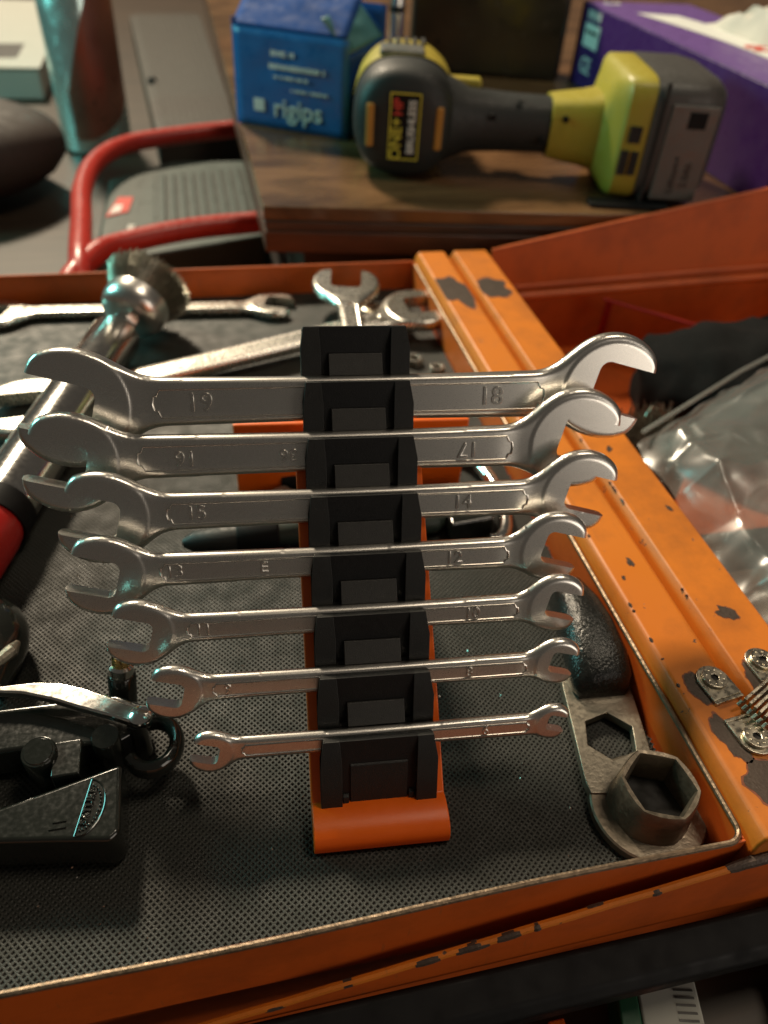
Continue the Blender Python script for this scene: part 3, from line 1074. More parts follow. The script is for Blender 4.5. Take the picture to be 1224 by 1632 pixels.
for k in range(3600):
    a = rnd.uniform(0, 2 * math.pi)
    r0 = 10.0 + 8.6 * math.sqrt(rnd.random())
    r1 = r0 + 0.75 * (r0 - 10.0) + rnd.uniform(-1.0, 3.0)
    a1 = a + rnd.uniform(-0.10, 0.10)
    z1 = rnd.uniform(38, 43)
    zm = 32
    rm = (r0 + r1) / 2 + rnd.uniform(-0.8, 0.8)
    pts = [(r0, a, 25.5), (rm, (a + a1) / 2 + rnd.uniform(-0.03, 0.03), zm), (r1, a1, z1)]
    q = [V(r * math.cos(b), r * math.sin(b), z) for r, b, z in pts]
    w_ = 0.24
    s = V(-math.sin(a), math.cos(a), 0) * w_
    s2 = V(math.cos(a), math.sin(a), 0) * w_
    rings = [[p + s, p - s * 0.5 + s2, p - s * 0.5 - s2] for p in q]
    mb.loft(rings, True, m)
mb.build('bristles', 'wire', br, 0, 0)['kind'] = 'stuff'
# grip at the near end of the tube, partly out of view
q = -ax
MB().tube([P0 + q * -2, P0 + q * 6, P0 + q * 10], [15.4, 16, 15.8], 28).build('collar', 'bumper', br)
MB().tube([P0 + q * 10, P0 + q * 16, P0 + q * 34, P0 + q * 44], [14.6, 15.4, 15.4, 14], 28).build('grip', 'red_grip', br)
MB().tube([P0 + q * 44, P0 + q * 47, P0 + q * 62], [15.6, 16, 15], 28).build('grip_end', 'bumper', br)

# black knob with a metal tip by the left frame edge
kn = thing('black_knob_tool', 'glossy black rounded knob with metal tip at the left edge', 'hand tool', (-129, 108, 0))
MB().loft([sring((-131, 118 - 7 * k, 13), (1, 0, 0), (0, 0, 1), r, r, 20) for k, r in enumerate((4, 10, 12.5, 12.8, 11.5, 9, 7))]).build('knob', 'gloss_black', kn)
MB().tube([(-134, 76, 12), (-131, 70, 10), (-126, 64, 7)], [6.5, 5, 3.8], 16).build('ferrule', 'gloss_black', kn)
MB().tube([(-128, 82, 19), (-121, 88, 20), (-120, 92, 19)], [2.2, 2.6, 1.2], 10).build('tip', 'zinc', kn)

# ------------------------------------------------------------------ BLACK PRESS TOOL (lower left)
pt_ = thing('black_cast_tool', 'glossy black cast tool with polished lever and round emblem, lower left', 'hand tool', (-90, 30, 0))
# main slab with chamfered outline
slab = [(-160, 19), (-122, 25), (-103, 29.5), (-81, 35.0), (-81, 11.5), (-84, 9), (-100, 12), (-125, 16), (-160, 12)]
mb = MB().prism(slab, 2.0, 19)
mb.build('body', 'gloss_black', pt_, 1.6, 40, 3)
# emblem: D-shaped rim with lettering, lying on the slab
em = frame((-90.0, 20.8, 19.0), (0.23, 1.0, 0), z=(0, 0, 1))
D = []
for k in range(15):
    a = math.pi * k / 14
    D.append((9.4 * math.cos(a), -6.3 * math.sin(a) + 2.2))
MB().tube([(p[0], p[1], 0.1) for p in D + [D[0]]], 0.3, 8, em).build('emblem_rim', 'gloss_black', pt_)
text('emblem_lettering', 'SATURE', 3.0, 'gloss_black', em @ Matrix.Translation((0.3, 0.7, 0.0)), pt_, 0.5, squash=1.15)
dots = MB()
for k in range(16):
    a = math.pi * (0.06 + 0.88 * k / 15)
    dots.lathe([(0.4, 0), (0.35, 0.4), (0.1, 0.5)], 6, em @ Matrix.Translation((7.6 * math.cos(a), -4.8 * math.sin(a) + 2.0, 0)))
dots.build('emblem_dots', 'gloss_black', pt_)
MB().box(-102, -97, 15.5, 16.0, 19, 19.4).box(-101, -97, 17.6, 18.1, 19, 19.4).build('cast_mark', 'gloss_black', pt_)
# rear yoke, posts and block
MB().prism([(-160, 48), (-110, 47), (-84, 44), (-76, 48), (-74, 58), (-84, 64), (-160, 66)], 3, 17).build('yoke', 'gloss_black', pt_, 1.5, 40, 3)
MB().box(-103, -94, 33, 46, 4, 20).build('block', 'gloss_black', pt_, 0.6)
m = axis((-107, 44, 4), (0, -0.12, 1))
MB().lathe([(5.6, 0), (5.6, 17.5), (5.2, 18.2)], 24, m).build('post', 'gloss_black', pt_)
MB().lathe([(4.6, 18.2), (4.4, 18.5)], 24, m).build('post_face', 'gloss_black', pt_)
m = axis((-87, 46, 3), (0.05, -0.15, 1))
MB().lathe([(4.6, 0), (4.6, 20), (4.2, 20.8)], 24, m).build('post', 'gloss_black', pt_)
# upright nozzle with brass tip
m = axis((-84, 68, 2), (0.10, 0.25, 1))
MB().lathe([(5.0, 0), (5.0, 16), (4.6, 16.6)], 24, m).build('nozzle_body', 'gloss_black', pt_)
MB().lathe([(4.3, 16.6), (4.3, 20), (3.4, 21)], 24, m).build('nozzle_collar', 'chrome', pt_)
MB().lathe([(3.3, 21), (3.2, 25), (2.6, 28), (1.2, 30)], 20, m).build('nozzle_tip', 'brass', pt_)
# hooked ring
ring = []
for k in range(19):
    a = R(150) - R(300) * k / 18
    ring.append((-72 + 8.2 * math.cos(a), 43 + 9.5 * math.sin(a), 14))
MB().tube(ring, 2.6, 12, flat=1.6).build('hook_ring', 'gloss_black', pt_)
# polished lever
lev = [(-150, 69.0), (-122, 68.5), (-111, 68.2), (-102, 66.6), (-94, 63.0), (-86, 58.4), (-79, 53.6), (-73, 50.2), (-70.6, 47.0),
       (-72, 44.4), (-76, 45.0), (-84, 49.5), (-94, 54.6), (-104, 60.0), (-114, 64.2), (-124, 66.4), (-150, 67.4)]
MB().prism(lev, 21.5, 25.0).build('lever', 'chrome', pt_, 1.1, 40, 3)
MB().lathe([(3.9, 25.0), (3.8, 25.9), (2.8, 26.7), (0.8, 27.0)], 24, Matrix.Translation((-74.5, 47.6, 0))).build('pivot_pin', 'chrome', pt_)
MB().lathe([(3.2, 3), (3.2, 21.5)], 20, Matrix.Translation((-76.5, 48.2, 0))).build('pivot_post', 'gloss_black', pt_)

# ------------------------------------------------------------------ PLATE TOOL WITH HEX HOLE AND SOCKET (right)
pl = thing('socket_plate_tool', 'grey steel plate tool with hexagonal hole, socket and black grip', 'hand tool', (95, 30, 0))
cxp, cyp = 93.5, -5.5
outer = []
n = 48
hexc = V(92.0, 22.5, 0)
hole = [hexc + V(10.2 * math.cos(a), 10.2 * math.sin(a), 0) for a in [R(12 + 60 * k) for k in range(6)]]
hole48 = []
for k in range(48):
    q = k / 8
    i = int(q)
    f_ = q - i
    hole48.append(hole[i % 6].lerp(hole[(i + 1) % 6], f_))
plate = []
for h in hole48:
    d = (h - hexc).normalized()
    # distance to a rounded slab outline along d
    best = None
    ux, uy = V(0.982, -0.19, 0), V(0.19, 0.982, 0)
    dx, dy = d.dot(ux), d.dot(uy)
    tx = 13.6 / abs(dx) if abs(dx) > 1e-6 else 1e9
    ty = (30.0 if dy > 0 else 23.0) / abs(dy) if abs(dy) > 1e-6 else 1e9
    p = hexc + d * min(tx, ty)
    plate.append(p)
MB().plate([(p.x, p.y) for p in plate], [(p.x, p.y) for p in hole48], 1.2, 5.2).build('plate', 'zinc', pl, 0.35)
MB().lathe([(19.6, 0.4), (20.2, 1.0), (20.2, 3.8), (19.6, 4.4)], 48, Matrix.Translation((cxp, cyp, 0))).build('disc', 'rusty', pl)
# socket: hexagonal outside, hexagonal bore
ms = Matrix.Translation((cxp, cyp, 4.4)) @ Matrix.Rotation(R(8), 4, 'Z')


def hexring(r, z, n=48, rnd_=0.0):
    out = []
    for k in range(n):
        a = 2 * math.pi * k / n
        k6 = (a + math.pi / 6) % (math.pi / 3) - math.pi / 6
        rh = r * math.cos(math.pi / 6) / math.cos(abs(k6) - math.pi / 6) if False else r * 0.866 / math.cos(k6)
        out.append(V((rh * (1 - rnd_) + r * 0.93 * rnd_) * math.cos(a), (rh * (1 - rnd_) + r * 0.93 * rnd_) * math.sin(a), z))
    return out


mb = MB()
rings = [hexring(15.4, 0, rnd_=0.75), hexring(14.6, 8, rnd_=0.7), hexring(14.2, 14, rnd_=0.6), hexring(13.6, 15.2, rnd_=0.6),
         hexring(12.3, 15.0, rnd_=0.15), hexring(11.6, 13.5), hexring(11.4, 1.0)]
mb.loft(rings, True, ms)
mb.build('socket', 'rusty', pl, 0, 30)
MB().prism([(p.x, p.y) for p in hexring(11.5, 0)], 1.05, 1.4, ms).build('socket_bore', 'hole', pl, 0, 0)
# dipped grip running towards the back
gp = [V(96, 39, 8), V(96.6, 43, 9.5), V(98, 52, 11), V(99.5, 66, 12), V(100, 78, 12), V(100, 90, 11), V(100, 96, 10)]
gr_ = [(10.0, 5.5), (12.0, 8.2), (12.4, 9.8), (11.2, 10.6), (9.8, 10.4), (7.8, 8.4), (3.5, 3.6)]
dirg = (gp[-2] - gp[0]).normalized()
sidev = dirg.cross(zz).normalized()
MB().loft([sring(c_, sidev, zz, a_, b_, 28, 2.6) for c_, (a_, b_) in zip(gp, gr_)]).build('grip', 'dip', pl, 0, 60)

# ------------------------------------------------------------------ PLIERS AND HOOK BEHIND THE STAND
pr = thing('dark_pliers', 'dark handled pliers lying across the mat behind the stand', 'pliers', (0, 150, 0))
MB().tube([(-60, 150, 6), (-55, 149.5, 6.5), (-40, 149, 7), (-34, 149, 7)], [2, 5, 6.4, 6.4], 16).build('handle_tip', 'rubber', pr)
MB().tube([(-36, 149, 7.2), (-35, 149, 7.2), (-18, 149.6, 7.2), (-17, 149.6, 7.2)], [6.8, 7.5, 7.5, 6.8], 18).build('collar', 'bumper', pr)
MB().tube([(-18, 149.5, 7), (20, 150, 7), (50, 147, 7), (58, 146, 7), (62, 145.5, 7)], [6.2, 6.2, 6.2, 5.6, 2.5], 18).build('handle', 'green_dark', pr)
MB().tube([(-10, 190, 6), (20, 182, 6), (50, 168, 6), (66, 158, 6)], [6, 6.5, 6.5, 5.5], 16).build('handle', 'bumper', pr)
MB().prism([(62, 136), (84, 138), (88, 152), (84, 164), (64, 162)], 1, 13).build('jaw_block', 'gloss_black', pr, 1.5)
hk = thing('chrome_hook', 'bent chrome rod beside the tray wall behind the stand', 'rod', (92, 160, 0))
path = []
for k in range(17):
    a = R(100) - R(200) * k / 16
    path.append((82 + 13 * math.cos(a), 165 + 36 * math.sin(a), 6.0))
MB().tube(path, 3.6, 14).build('rod', 'chrome', hk)
MB().tube([(79.7, 200.4, 6), (66, 206, 6)], 3.6, 14).build('rod_end', 'chrome', hk)
sc_ = thing('grey_clip', 'small grey metal clip on the mat left of the stand foot', 'clip', (-8, 172, 0))
MB().prism([(-19, 163), (-6, 162), (-4, 178), (-10, 184), (-16, 182)], 0.2, 7).build('plate', 'zinc', sc_, 1.2)
MB().prism([(-33, 164), (-19.5, 163), (-17, 181), (-30, 180)], 0.2, 5).build('pad', 'bumper', sc_, 0.8)
# small dark bits near the tray wall
for (x, y, s, lab) in ((86, 300, 5, 'small dull metal nut near the tray wall, far one'), (98, 288, 4.2, 'small dull metal nut near the tray wall, near one')):
    t = thing('loose_nut', lab, 'nut', (x, y, 0), 'loose nuts on the mat')
    hx = [(s * math.cos(k * math.pi / 12), s * math.sin(k * math.pi / 12)) for k in range(24)]
    m_ = Matrix.Translation((x, y, 0))
    o6 = [(p.x, p.y) for p in hexring(s * 1.2, 0, 24)]
    i6 = [(a * 0.55, b * 0.55) for a, b in hx]
    MB().plate(o6, i6, 0.1, 4.5, m_).build('nut_ring', 'old_chrome', t, 0.3)

# ------------------------------------------------------------------ RIGHT COMPARTMENT CONTENTS
def lumpy(rings_, seed, amp, freq):
    out = []
    for r in rings_:
        rr_ = []
        for p in r:
            n_ = mnoise.noise_vector(p * freq + V(seed, seed * 2, 0))
            rr_.append(p + n_ * amp)
        out.append(rr_)
    return out


gl = thing('black_glove', 'crumpled black fabric glove in the deep compartment', 'glove', (285, 280, -58))
cs = [(V(252, 312, -26), 4, 5), (V(255, 308, -26), 20, 20), (V(268, 298, -22), 36, 32), (V(288, 286, -18), 46, 37), (V(312, 272, -18), 50, 38),
      (V(338, 262, -20), 46, 35), (V(364, 252, -24), 40, 32), (V(388, 242, -28), 28, 26), (V(400, 238, -30), 8, 8)]
rings = [sring(c_, (0.45, 0.89, 0), (0, 0, 1), a_, b_, 40, 2.3) for c_, a_, b_ in cs]
fine = []
for a_, b_ in zip(rings[:-1], rings[1:]):
    for k in range(5):
        fine.append([p.lerp(q, k / 5) for p, q in zip(a_, b_)])
fine.append(rings[-1])
MB().loft(lumpy(lumpy(fine, 3.1, 12, 0.03), 8.3, 2.5, 0.07)).build('glove_body', 'fabric', gl, 0, 180)
cuff = [sring(V(338, 326, -24) + V(1, -0.3, 0.2) * k * 9, (0.3, 0.95, 0), (0, 0, 1), 26 - abs(k - 3), 24, 32) for k in range(8)]
MB().loft(lumpy(cuff, 7.7, 8, 0.04)).build('glove_cuff', 'fabric', gl, 0, 180)
rs = thing('red_strip', 'thin red strip behind the black glove', 'strip', (300, 370, -58))
mstrip = frame((258, 385, -6), (1.0, -0.62, -0.10), z=(0.2, 0.3, 1))
MB().box(0, 118, -3, 3, -1.2, 1.2, mstrip).build('strip_body', 'red_grip', rs, 0.5)
MB().box(4, 8, -2.4, 2.4, -52, -1.2, Matrix.Translation((258, 385, -6))).build('strip_post', 'red_grip', rs, 0.3)

# block of bristles beside the rail
wb = thing('wire_bristle_block', 'grey wire brush bristles behind the rail, beside the glove', 'wire brush', (200, 205, -58))
MB().box(172, 226, 190, 226, -57.5, -22).build('brush_block', 'board_dark', wb, 2)
rnd = random.Random(21)
mb = MB()
for k in range(1500):
    x, y = rnd.uniform(174, 224), rnd.uniform(192, 224)
    h = rnd.uniform(24, 33)
    dx, dy = rnd.gauss(0, 3), rnd.gauss(0, 3)
    q = [V(x, y, -23), V(x + dx * 0.4, y + dy * 0.4, -23 + h * 0.6), V(x + dx, y + dy, -23 + h)]
    rings = [[p + V(0.22, 0, 0), p + V(-0.11, 0.2, 0), p + V(-0.11, -0.2, 0)] for p in q]
    mb.loft(rings)
mb.build('bristles', 'zinc', wb, 0, 0)['kind'] = 'stuff'

# clear plastic bag, crumpled
bagt = thing('clear_plastic_bag', 'crumpled clear plastic bag lying over the deep compartment', 'plastic bag', (250, 120, -58))


def bag_sheet(name, base_z, seed, nx=130, ny=130, lift=0.0):
    vs_, fs = [], []
    for i in range(nx + 1):
        for j in range(ny + 1):
            u, v = i / nx, j / ny
            # corner points of the sheet (front-left, front-right, back-right, back-left)
            p = (V(174, 40, 6) * (1 - u) + V(330, 10, 8) * u) * (1 - v) + (V(182, 186, 14) * (1 - u) + V(335, 250, 30) * u) * v
            q = V(p.x, p.y, 0) * 0.022 + V(seed, 0, 0)
            h = 0.0
            for fr_, am in ((0.45, 10), (1.1, 4)):
                h += am * (1 - 2 * abs(mnoise.noise(q * fr_)))
            warp = V(mnoise.noise(q * 0.9), mnoise.noise(q * 0.9 + V(4, 4, 0)), 0) * 0.5
            d1 = mnoise.voronoi(q * 0.8 + warp)[0]
            h += 4.0 * (d1[0] - 0.4) - 1.6 * max(0.0, 0.10 - (d1[1] - d1[0])) * 10
            d2 = mnoise.voronoi(q * 2.1 + warp * 2)[0]
            h += 0.4 * (d2[0] - 0.4)
            edge = min(u, 1 - u, v, 1 - v)
            k = min(1, edge * 9)
            vs_.append(p + V(mnoise.noise(q * 3 + V(9, 0, 0)) * 3, mnoise.noise(q * 3 + V(0, 9, 0)) * 3, base_z + lift * k + h * (0.35 + 0.65 * k)))
    for i in range(nx):
        for j in range(ny):
            a = i * (ny + 1) + j
            fs.append((a, a + ny + 1, a + ny + 2, a + 1))
    MB().add(vs_, fs).build(name, 'film', bagt, 0, 50)


bag_sheet('upper_film', -4, 1.3, lift=9)
bag_sheet('lower_film', -16, 5.9, lift=0)
MB().tube([(182, 184, 20), (216, 200, 24), (262, 222, 29), (335, 252, 36)], 1.3, 8).build('seal_edge', 'film', bagt)
wl = thing('wire_loop', 'thin bent wire poking up beside the plastic bag', 'wire', (206, 214, -58))
wp = [(204, 214, -40), (204, 216, -8), (206, 219, 3), (211, 222, 8), (217, 222, 6), (221, 220, -2), (224, 218, -30)]
MB().tube(wp, 0.8, 8).build('wire', 'brass_zinc', wl)
# items lying under the film
it = thing('grey_box', 'dull grey carton under the clear plastic bag', 'box', (250, 90, -58))
MB().box(190, 300, 40, 150, -57.5, -28).build('carton', 'grey_plastic', it, 1)
MB().box(200, 260, 60, 120, -27.9, -27.4).build('carton_label', 'tissue', it)

# ------------------------------------------------------------------ BOARD IN THE BACKGROUND
bd = thing('wooden_board', 'thick dark stained wooden board behind the toolbox', 'board', (300, 800, -66))
ZB = 45.0


def board_poly(front, left):
    return [(8 + left, 450 + front), (262, 418.5 + front), (1150, 418.5 + front), (1150, 1950), (8 + left, 1950)]


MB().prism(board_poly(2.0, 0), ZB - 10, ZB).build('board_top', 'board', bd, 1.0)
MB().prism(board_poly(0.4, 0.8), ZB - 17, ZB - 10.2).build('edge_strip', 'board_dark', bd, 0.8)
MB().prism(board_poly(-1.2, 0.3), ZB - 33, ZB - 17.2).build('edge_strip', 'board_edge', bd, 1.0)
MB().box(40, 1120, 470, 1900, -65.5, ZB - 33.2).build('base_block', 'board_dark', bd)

# ------------------------------------------------------------------ BLUE CARTON
bx = thing('blue_carton', 'open blue cardboard box with white lettering on the board', 'carton', (90, 680, ZB))
a0, a1 = V(6, 659, ZB + 0.3), V(97, 604, ZB + 0.3)
ux = (a1 - a0).normalized()
uy = V(-ux.y, ux.x, 0)
W_, D_, H_ = (a1 - a0).length, 95.0, 82.0
fb = frame(a0, ux, z=(0, 0, 1))
th = 1.0


def panel_grid(m, w, h, seed, amp, nx=14, ny=12):
    vs_, fs = [], []
    for i in range(nx + 1):
        for j in range(ny + 1):
            x, z = w * i / nx, h * j / ny
            e = min(i, nx - i, j, ny - j) / 3
            d = mnoise.noise(V(x * 0.035 + seed, z * 0.05, seed)) * amp * min(1, e) * min(1, max(0, z / h - 0.35) * 3)
            vs_.append((x, d, z))
    for i in range(nx):
        for j in range(ny):
            a = i * (ny + 1) + j
            fs.append((a, a + ny + 1, a + ny + 2, a + 1))
    mb = MB().add(vs_, fs, m)
    return mb


def solid(o, t):
    s = o.modifiers.new('solid', 'SOLIDIFY')
    s.thickness = t * MM
    s.offset = 0
    return o


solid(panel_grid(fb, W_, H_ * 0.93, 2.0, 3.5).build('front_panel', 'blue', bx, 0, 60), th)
mr = frame(a1, uy, z=(0, 0, 1))
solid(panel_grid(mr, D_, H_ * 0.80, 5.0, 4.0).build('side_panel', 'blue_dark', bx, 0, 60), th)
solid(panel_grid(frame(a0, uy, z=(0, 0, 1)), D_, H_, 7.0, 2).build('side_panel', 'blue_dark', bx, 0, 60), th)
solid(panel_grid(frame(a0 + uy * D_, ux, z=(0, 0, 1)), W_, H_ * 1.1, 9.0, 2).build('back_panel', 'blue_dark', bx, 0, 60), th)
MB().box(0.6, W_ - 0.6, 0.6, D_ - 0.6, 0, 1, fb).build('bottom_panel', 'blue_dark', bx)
mf = frame(a0 + V(0, 0, H_ * 0.94), ux, z=(uy * 0.80 + V(0, 0, 0.55)).normalized())
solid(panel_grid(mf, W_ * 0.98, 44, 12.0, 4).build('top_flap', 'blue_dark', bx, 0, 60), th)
mf2 = frame(a1 + V(0, 0, H_ * 0.81), uy, z=(-ux * 0.55 + V(0, 0, 0.5)).normalized())
solid(panel_grid(mf2, D_ * 0.96, 34, 15.0, 5).build('top_flap', 'teal', bx, 0, 60), th)
fm = frame(a0, ux, z=(0, 0, 1)) @ Matrix.Translation((0, -1.4, 0)) @ Matrix.Rotation(R(90), 4, 'X')
text('lettering', 'rigips', 22, 'white_print', fm @ Matrix.Translation((60, 17, 0)), bx, 0.4)
MB().box(18, 28, 13, 23, -0.3, 0.4, fm).build('logo_square', 'white_print', bx)
print_line(fm, 36, 60, 20, 5, 1, 0.6, bx, 'white_print')
print_line(fm, 34, 50, 50, 4.2, 2, 0.6, bx, 'white_print')
print_line(fm, 38, 42, 34, 2.6, 3, 0.6, bx, 'white_print')
print_line(fm, 54, 33, 34, 2.4, 4, 0.6, bx, 'white_print')

# ------------------------------------------------------------------ DRILL LYING ON THE BOARD
dr = thing('cordless_drill', 'yellow and black cordless power tool lying on the board', 'power tool', (200, 520, ZB))
YAW = R(-13)
md = Matrix.Translation((128, 529, ZB)) @ Matrix.Rotation(YAW, 4, 'Z') @ Matrix.Diagonal((0.97, 0.95, 0.95, 1))
Xa, Ya, Za = V(1, 0, 0), V(0, 1, 0), V(0, 0, 1)
# rubber rear cap (domed towards the camera)
cap = [(-34, 20, 22), (-32, 30, 33), (-28, 36, 38.5), (-20, 39.5, 41), (-8, 41, 42), (6, 41, 42)]
MB().loft([sring((0, y, 42.5), Xa, Za, a_, b_, 40, 2.5) for y, a_, b_ in cap], True, md).build('rear_cap', 'rubber', dr, 0, 50)
hs = [(6.2, 40, 41.5), (20, 42, 42.3), (60, 41, 41.5), (95, 37, 38), (120, 28, 30), (150, 20, 22)]
MB().loft([sring((0, y, 42.5), Xa, Za, a_, b_, 40, 2.6) for y, a_, b_ in hs], True, md).build('motor_housing', 'yellow', dr, 0, 50)
MB().lathe([(16, 150), (15, 168), (11, 176), (9, 190)], 24, md @ Matrix.Translation((0, 0, 42.5)) @ Matrix.Rotation(R(-90), 4, 'X')).build('chuck', 'bumper', dr)
# top window of the housing
MB().box(-22, 14, 14, 44, 81, 86.5, md).build('clear_window', 'silver_label', dr, 2)
MB().box(20, 62, 12, 26, 62, 70, md).build('yellow_rib', 'yellow', dr, 3)
# side inserts and badge on the cap
for s in (-1, 1):
    MB().box(s * 27 - 3, s * 27 + 3, -34.5, -27, 26, 58, md).build('amber_insert', 'amber', dr, 1.5)
mbg = md @ Matrix.Translation((0, -34.6, 42.5)) @ Matrix.Rotation(R(90), 4, 'X')
bdg = MB().box(-12.5, 12.5, -25, 25, -2.5, 0.6, mbg).build('badge', 'bumper', dr, 0.8)
fr_ = MB()
for (x0, x1, y0, y1) in ((-12, 12, 23.6, 24.6), (-12, 12, -24.6, -23.6), (-12, -11, -23.6, 23.6), (11, 12, -23.6, 23.6)):
    fr_.box(x0, x1, y0, y1, 0.6, 1.0, mbg)
fr_.build('badge_border', 'yellow_print', bdg)
rot = Matrix.Rotation(R(90), 4, 'Z')
text('lettering', 'ONE+', 12, 'yellow_print', mbg @ Matrix.Translation((-5.8, -9, 0.8)) @ rot, bdg, 0.3)
text('lettering', 'HP', 10, 'red_print', mbg @ Matrix.Translation((-5.4, 14.5, 0.8)) @ rot, bdg, 0.3)
text('lettering', 'BRUSHLESS', 8, 'white_print', mbg @ Matrix.Translation((5.8, 0, 0.8)) @ rot, bdg, 0.3, squash=1.0)
# handle
hx = [(26, 36, 34), (38, 31, 30), (52, 24, 24), (80, 22, 22), (105, 21, 21.5), (128, 21, 21.5), (136, 22, 22)]
MB().loft([sring((x, 6, 41), Ya, Za, a_, b_, 32, 2.5) for x, a_, b_ in hx], True, md).build('handle', 'rubber', dr, 0, 50)
MB().lathe([(3, 0), (3, 1.2)], 16, md @ Matrix.Translation((92, -10, 61.5))).build('screw', 'hole', dr)
MB().box(60, 84, 26, 40, 32, 52, md).build('trigger', 'bumper', dr, 3)
ft = [(118, 22.5, 22.5), (126, 23.5, 24), (145, 26.5, 26.5), (156, 29, 29), (161, 36, 33), (165, 50, 38), (168, 54, 40), (184, 57, 40.3), (186, 57, 40.3)]
MB().loft([sring((x, 6, 41 if x < 160 else 46), Ya, Za, a_, b_ if x < 160 else b_ + 5, 40, 4.0 if x < 158 else 7.0) for x, a_, b_ in ft], True, md).build('foot', 'yellow', dr, 0, 40)
for k, (z0, z1) in enumerate(((22, 40), (46, 58))):
    for x0 in ((169, 175), (177, 183)) if k == 0 else ((172, 181),):
        MB().box(x0[0], x0[1], -50.8, -47, z0, z1, md).build('vent_slot', 'hole', dr)
bt = [(186.3, 59, 40), (190, 60, 40.5), (222, 60, 40.5), (236, 56, 38), (242, 48, 33)]
bat = MB().loft([sring((x, 6, 46.6), Ya, Za, a_, b_ + 5.5, 36, 6.0) for x, a_, b_ in bt], True, md).build('battery', 'grey_plastic', dr, 0, 40)
MB().box(198, 234, -55.2, -51, 6, 76, md).build('battery_label', 'silver_label', bat, 0.8)
ml = md @ Matrix.Translation((217, -55.3, 26)) @ Matrix.Rotation(R(90), 4, 'X')
text('lettering', 'Lithium+', 8, 'bumper', ml @ Matrix.Translation((-5, 0, 0)) @ rot, bat, 0.25)
text('lettering', '2.0Ah', 8, 'bumper', ml @ Matrix.Translation((5, 0, 0)) @ rot, bat, 0.25)
MB().box(212, 226, -55.7, -55.1, 60, 72, md).build('battery_icon', 'bumper', bat, 0.3)
for (x_, z_) in ((70, 50), (112, 34), (128, 52)):
    MB().lathe([(2.6, 0), (2.6, 1.5), (1.6, 1.6)], 14, md @ Matrix.Translation((x_, -18, z_)) @ Matrix.Rotation(R(90), 4, 'X')).build('screw', 'bumper', dr)
for k in range(5):
    MB().box(-16 + 7 * k, -12.5 + 7 * k, 58, 78, 82, 85.2, md).build('vent_slot', 'hole', dr)
MB().loft([sring((0, y, 42.5), Xa, Za, a_, b_, 40, 2.5) for y, a_, b_ in ((4.5, 41.9, 42.9), (7.5, 41.9, 42.9))], True, md).build('seam_band', 'bumper', dr, 0, 40)
MB().box(190, 193, -54.6, -52, 4, 90, md).build('battery_seam', 'hole', bat)
MB().box(150, 214, -66, -50, 0.3, 3.2, md).build('belt_clip', 'bumper', dr, 0.8)

# ------------------------------------------------------------------ PURPLE CARTON
pu = thing('purple_carton', 'purple cardboard box with white swoosh, torn open, on the board', 'carton', (460, 660, ZB))
pa, pb = V(404, 832, ZB + 0.3), V(397, 424, ZB + 0.3)
pdx = (pb - pa).normalized()
fp = frame(pa, pdx, z=(0, 0, 1))          # x along face to the right, y away, z up
LP, DP, HP_ = (pb - pa).length, 130.0, 78.0
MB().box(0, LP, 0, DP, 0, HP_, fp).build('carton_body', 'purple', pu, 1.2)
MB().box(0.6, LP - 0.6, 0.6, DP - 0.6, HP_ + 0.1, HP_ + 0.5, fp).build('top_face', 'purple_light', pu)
sw = []
for k in range(21):
    u = k / 20
    sw.append((70 + 290 * u, 30 + 34 * math.sin(u * 2.2) - 10 * u))
sw2 = [(p[0] + 10, p[1] + 44) for p in reversed(sw)]
mt_ = fp @ Matrix.Translation((0, 0, HP_ + 0.6))
vs_ = [(p[0], p[1], 0.15) for p in sw + sw2]
nS = len(sw)
MB().add([(p[0], p[1], z) for p in sw + sw2 for z in (0, 0.3)],
         [(2 * i + 1, 2 * i + 3, 2 * (2 * nS - 2 - i) + 1, 2 * (2 * nS - 1 - i) + 1) for i in range(nS - 1)], mt_).build('white_swoosh', 'white_print', pu)
text('lettering', '6i', 40, 'red_print', mt_ @ Matrix.Translation((236, 74, 0.5)), pu, 0.3)
text('lettering', '3', 26, 'white_print', mt_ @ Matrix.Translation((18, 26, 0.3)), pu, 0.3)
ff = fp @ Matrix.Translation((0, -0.1, 0)) @ Matrix.Rotation(R(90), 4, 'X')
MB().box(20, 58, 40, 62, 0, 0.4, ff).build('label_patch', 'white_print', pu)
for k in range(5):
    MB().box(22 + 7 * k, 26 + 7 * k, 66, 74, 0, 0.4, ff).build('label_bar', 'white_print', pu)
print_line(ff, 24, 54, 30, 4, 5, 0.5, pu, 'bumper')
text('lettering', 'CE', 22, 'white_print', ff @ Matrix.Translation((38, 22, 0.3)), pu, 0.3)
text('lettering', 'VEN', 18, 'white_print', ff @ Matrix.Translation((250, 36, 0.3)), pu, 0.3)
print_line(ff, 240, 20, 44, 5, 6, 0.3, pu, 'white_print')
# crumpled tissue pushing out of the top
vs_, fs = [], []
nx = 30
for i in range(nx + 1):
    for j in range(nx + 1):
        u, v = i / nx, j / nx
        e = min(1, 5 * min(u, 1 - u, v, 1 - v))
        q = V(u * 4, v * 4, 2.2)
        h = (16 + 16 * mnoise.noise(q) + 8 * mnoise.noise(q * 2.7)) * e
        vs_.append((120 + 180 * u, 82 + 44 * v + 5 * mnoise.noise(q * 1.3), HP_ + 0.7 + max(0, h)))
for i in range(nx):
    for j in range(nx):
        a = i * (nx + 1) + j
        fs.append((a, a + nx + 1, a + nx + 2, a + 1))
MB().add(vs_, fs, fp).build('tissue', 'tissue', pu, 0, 60)

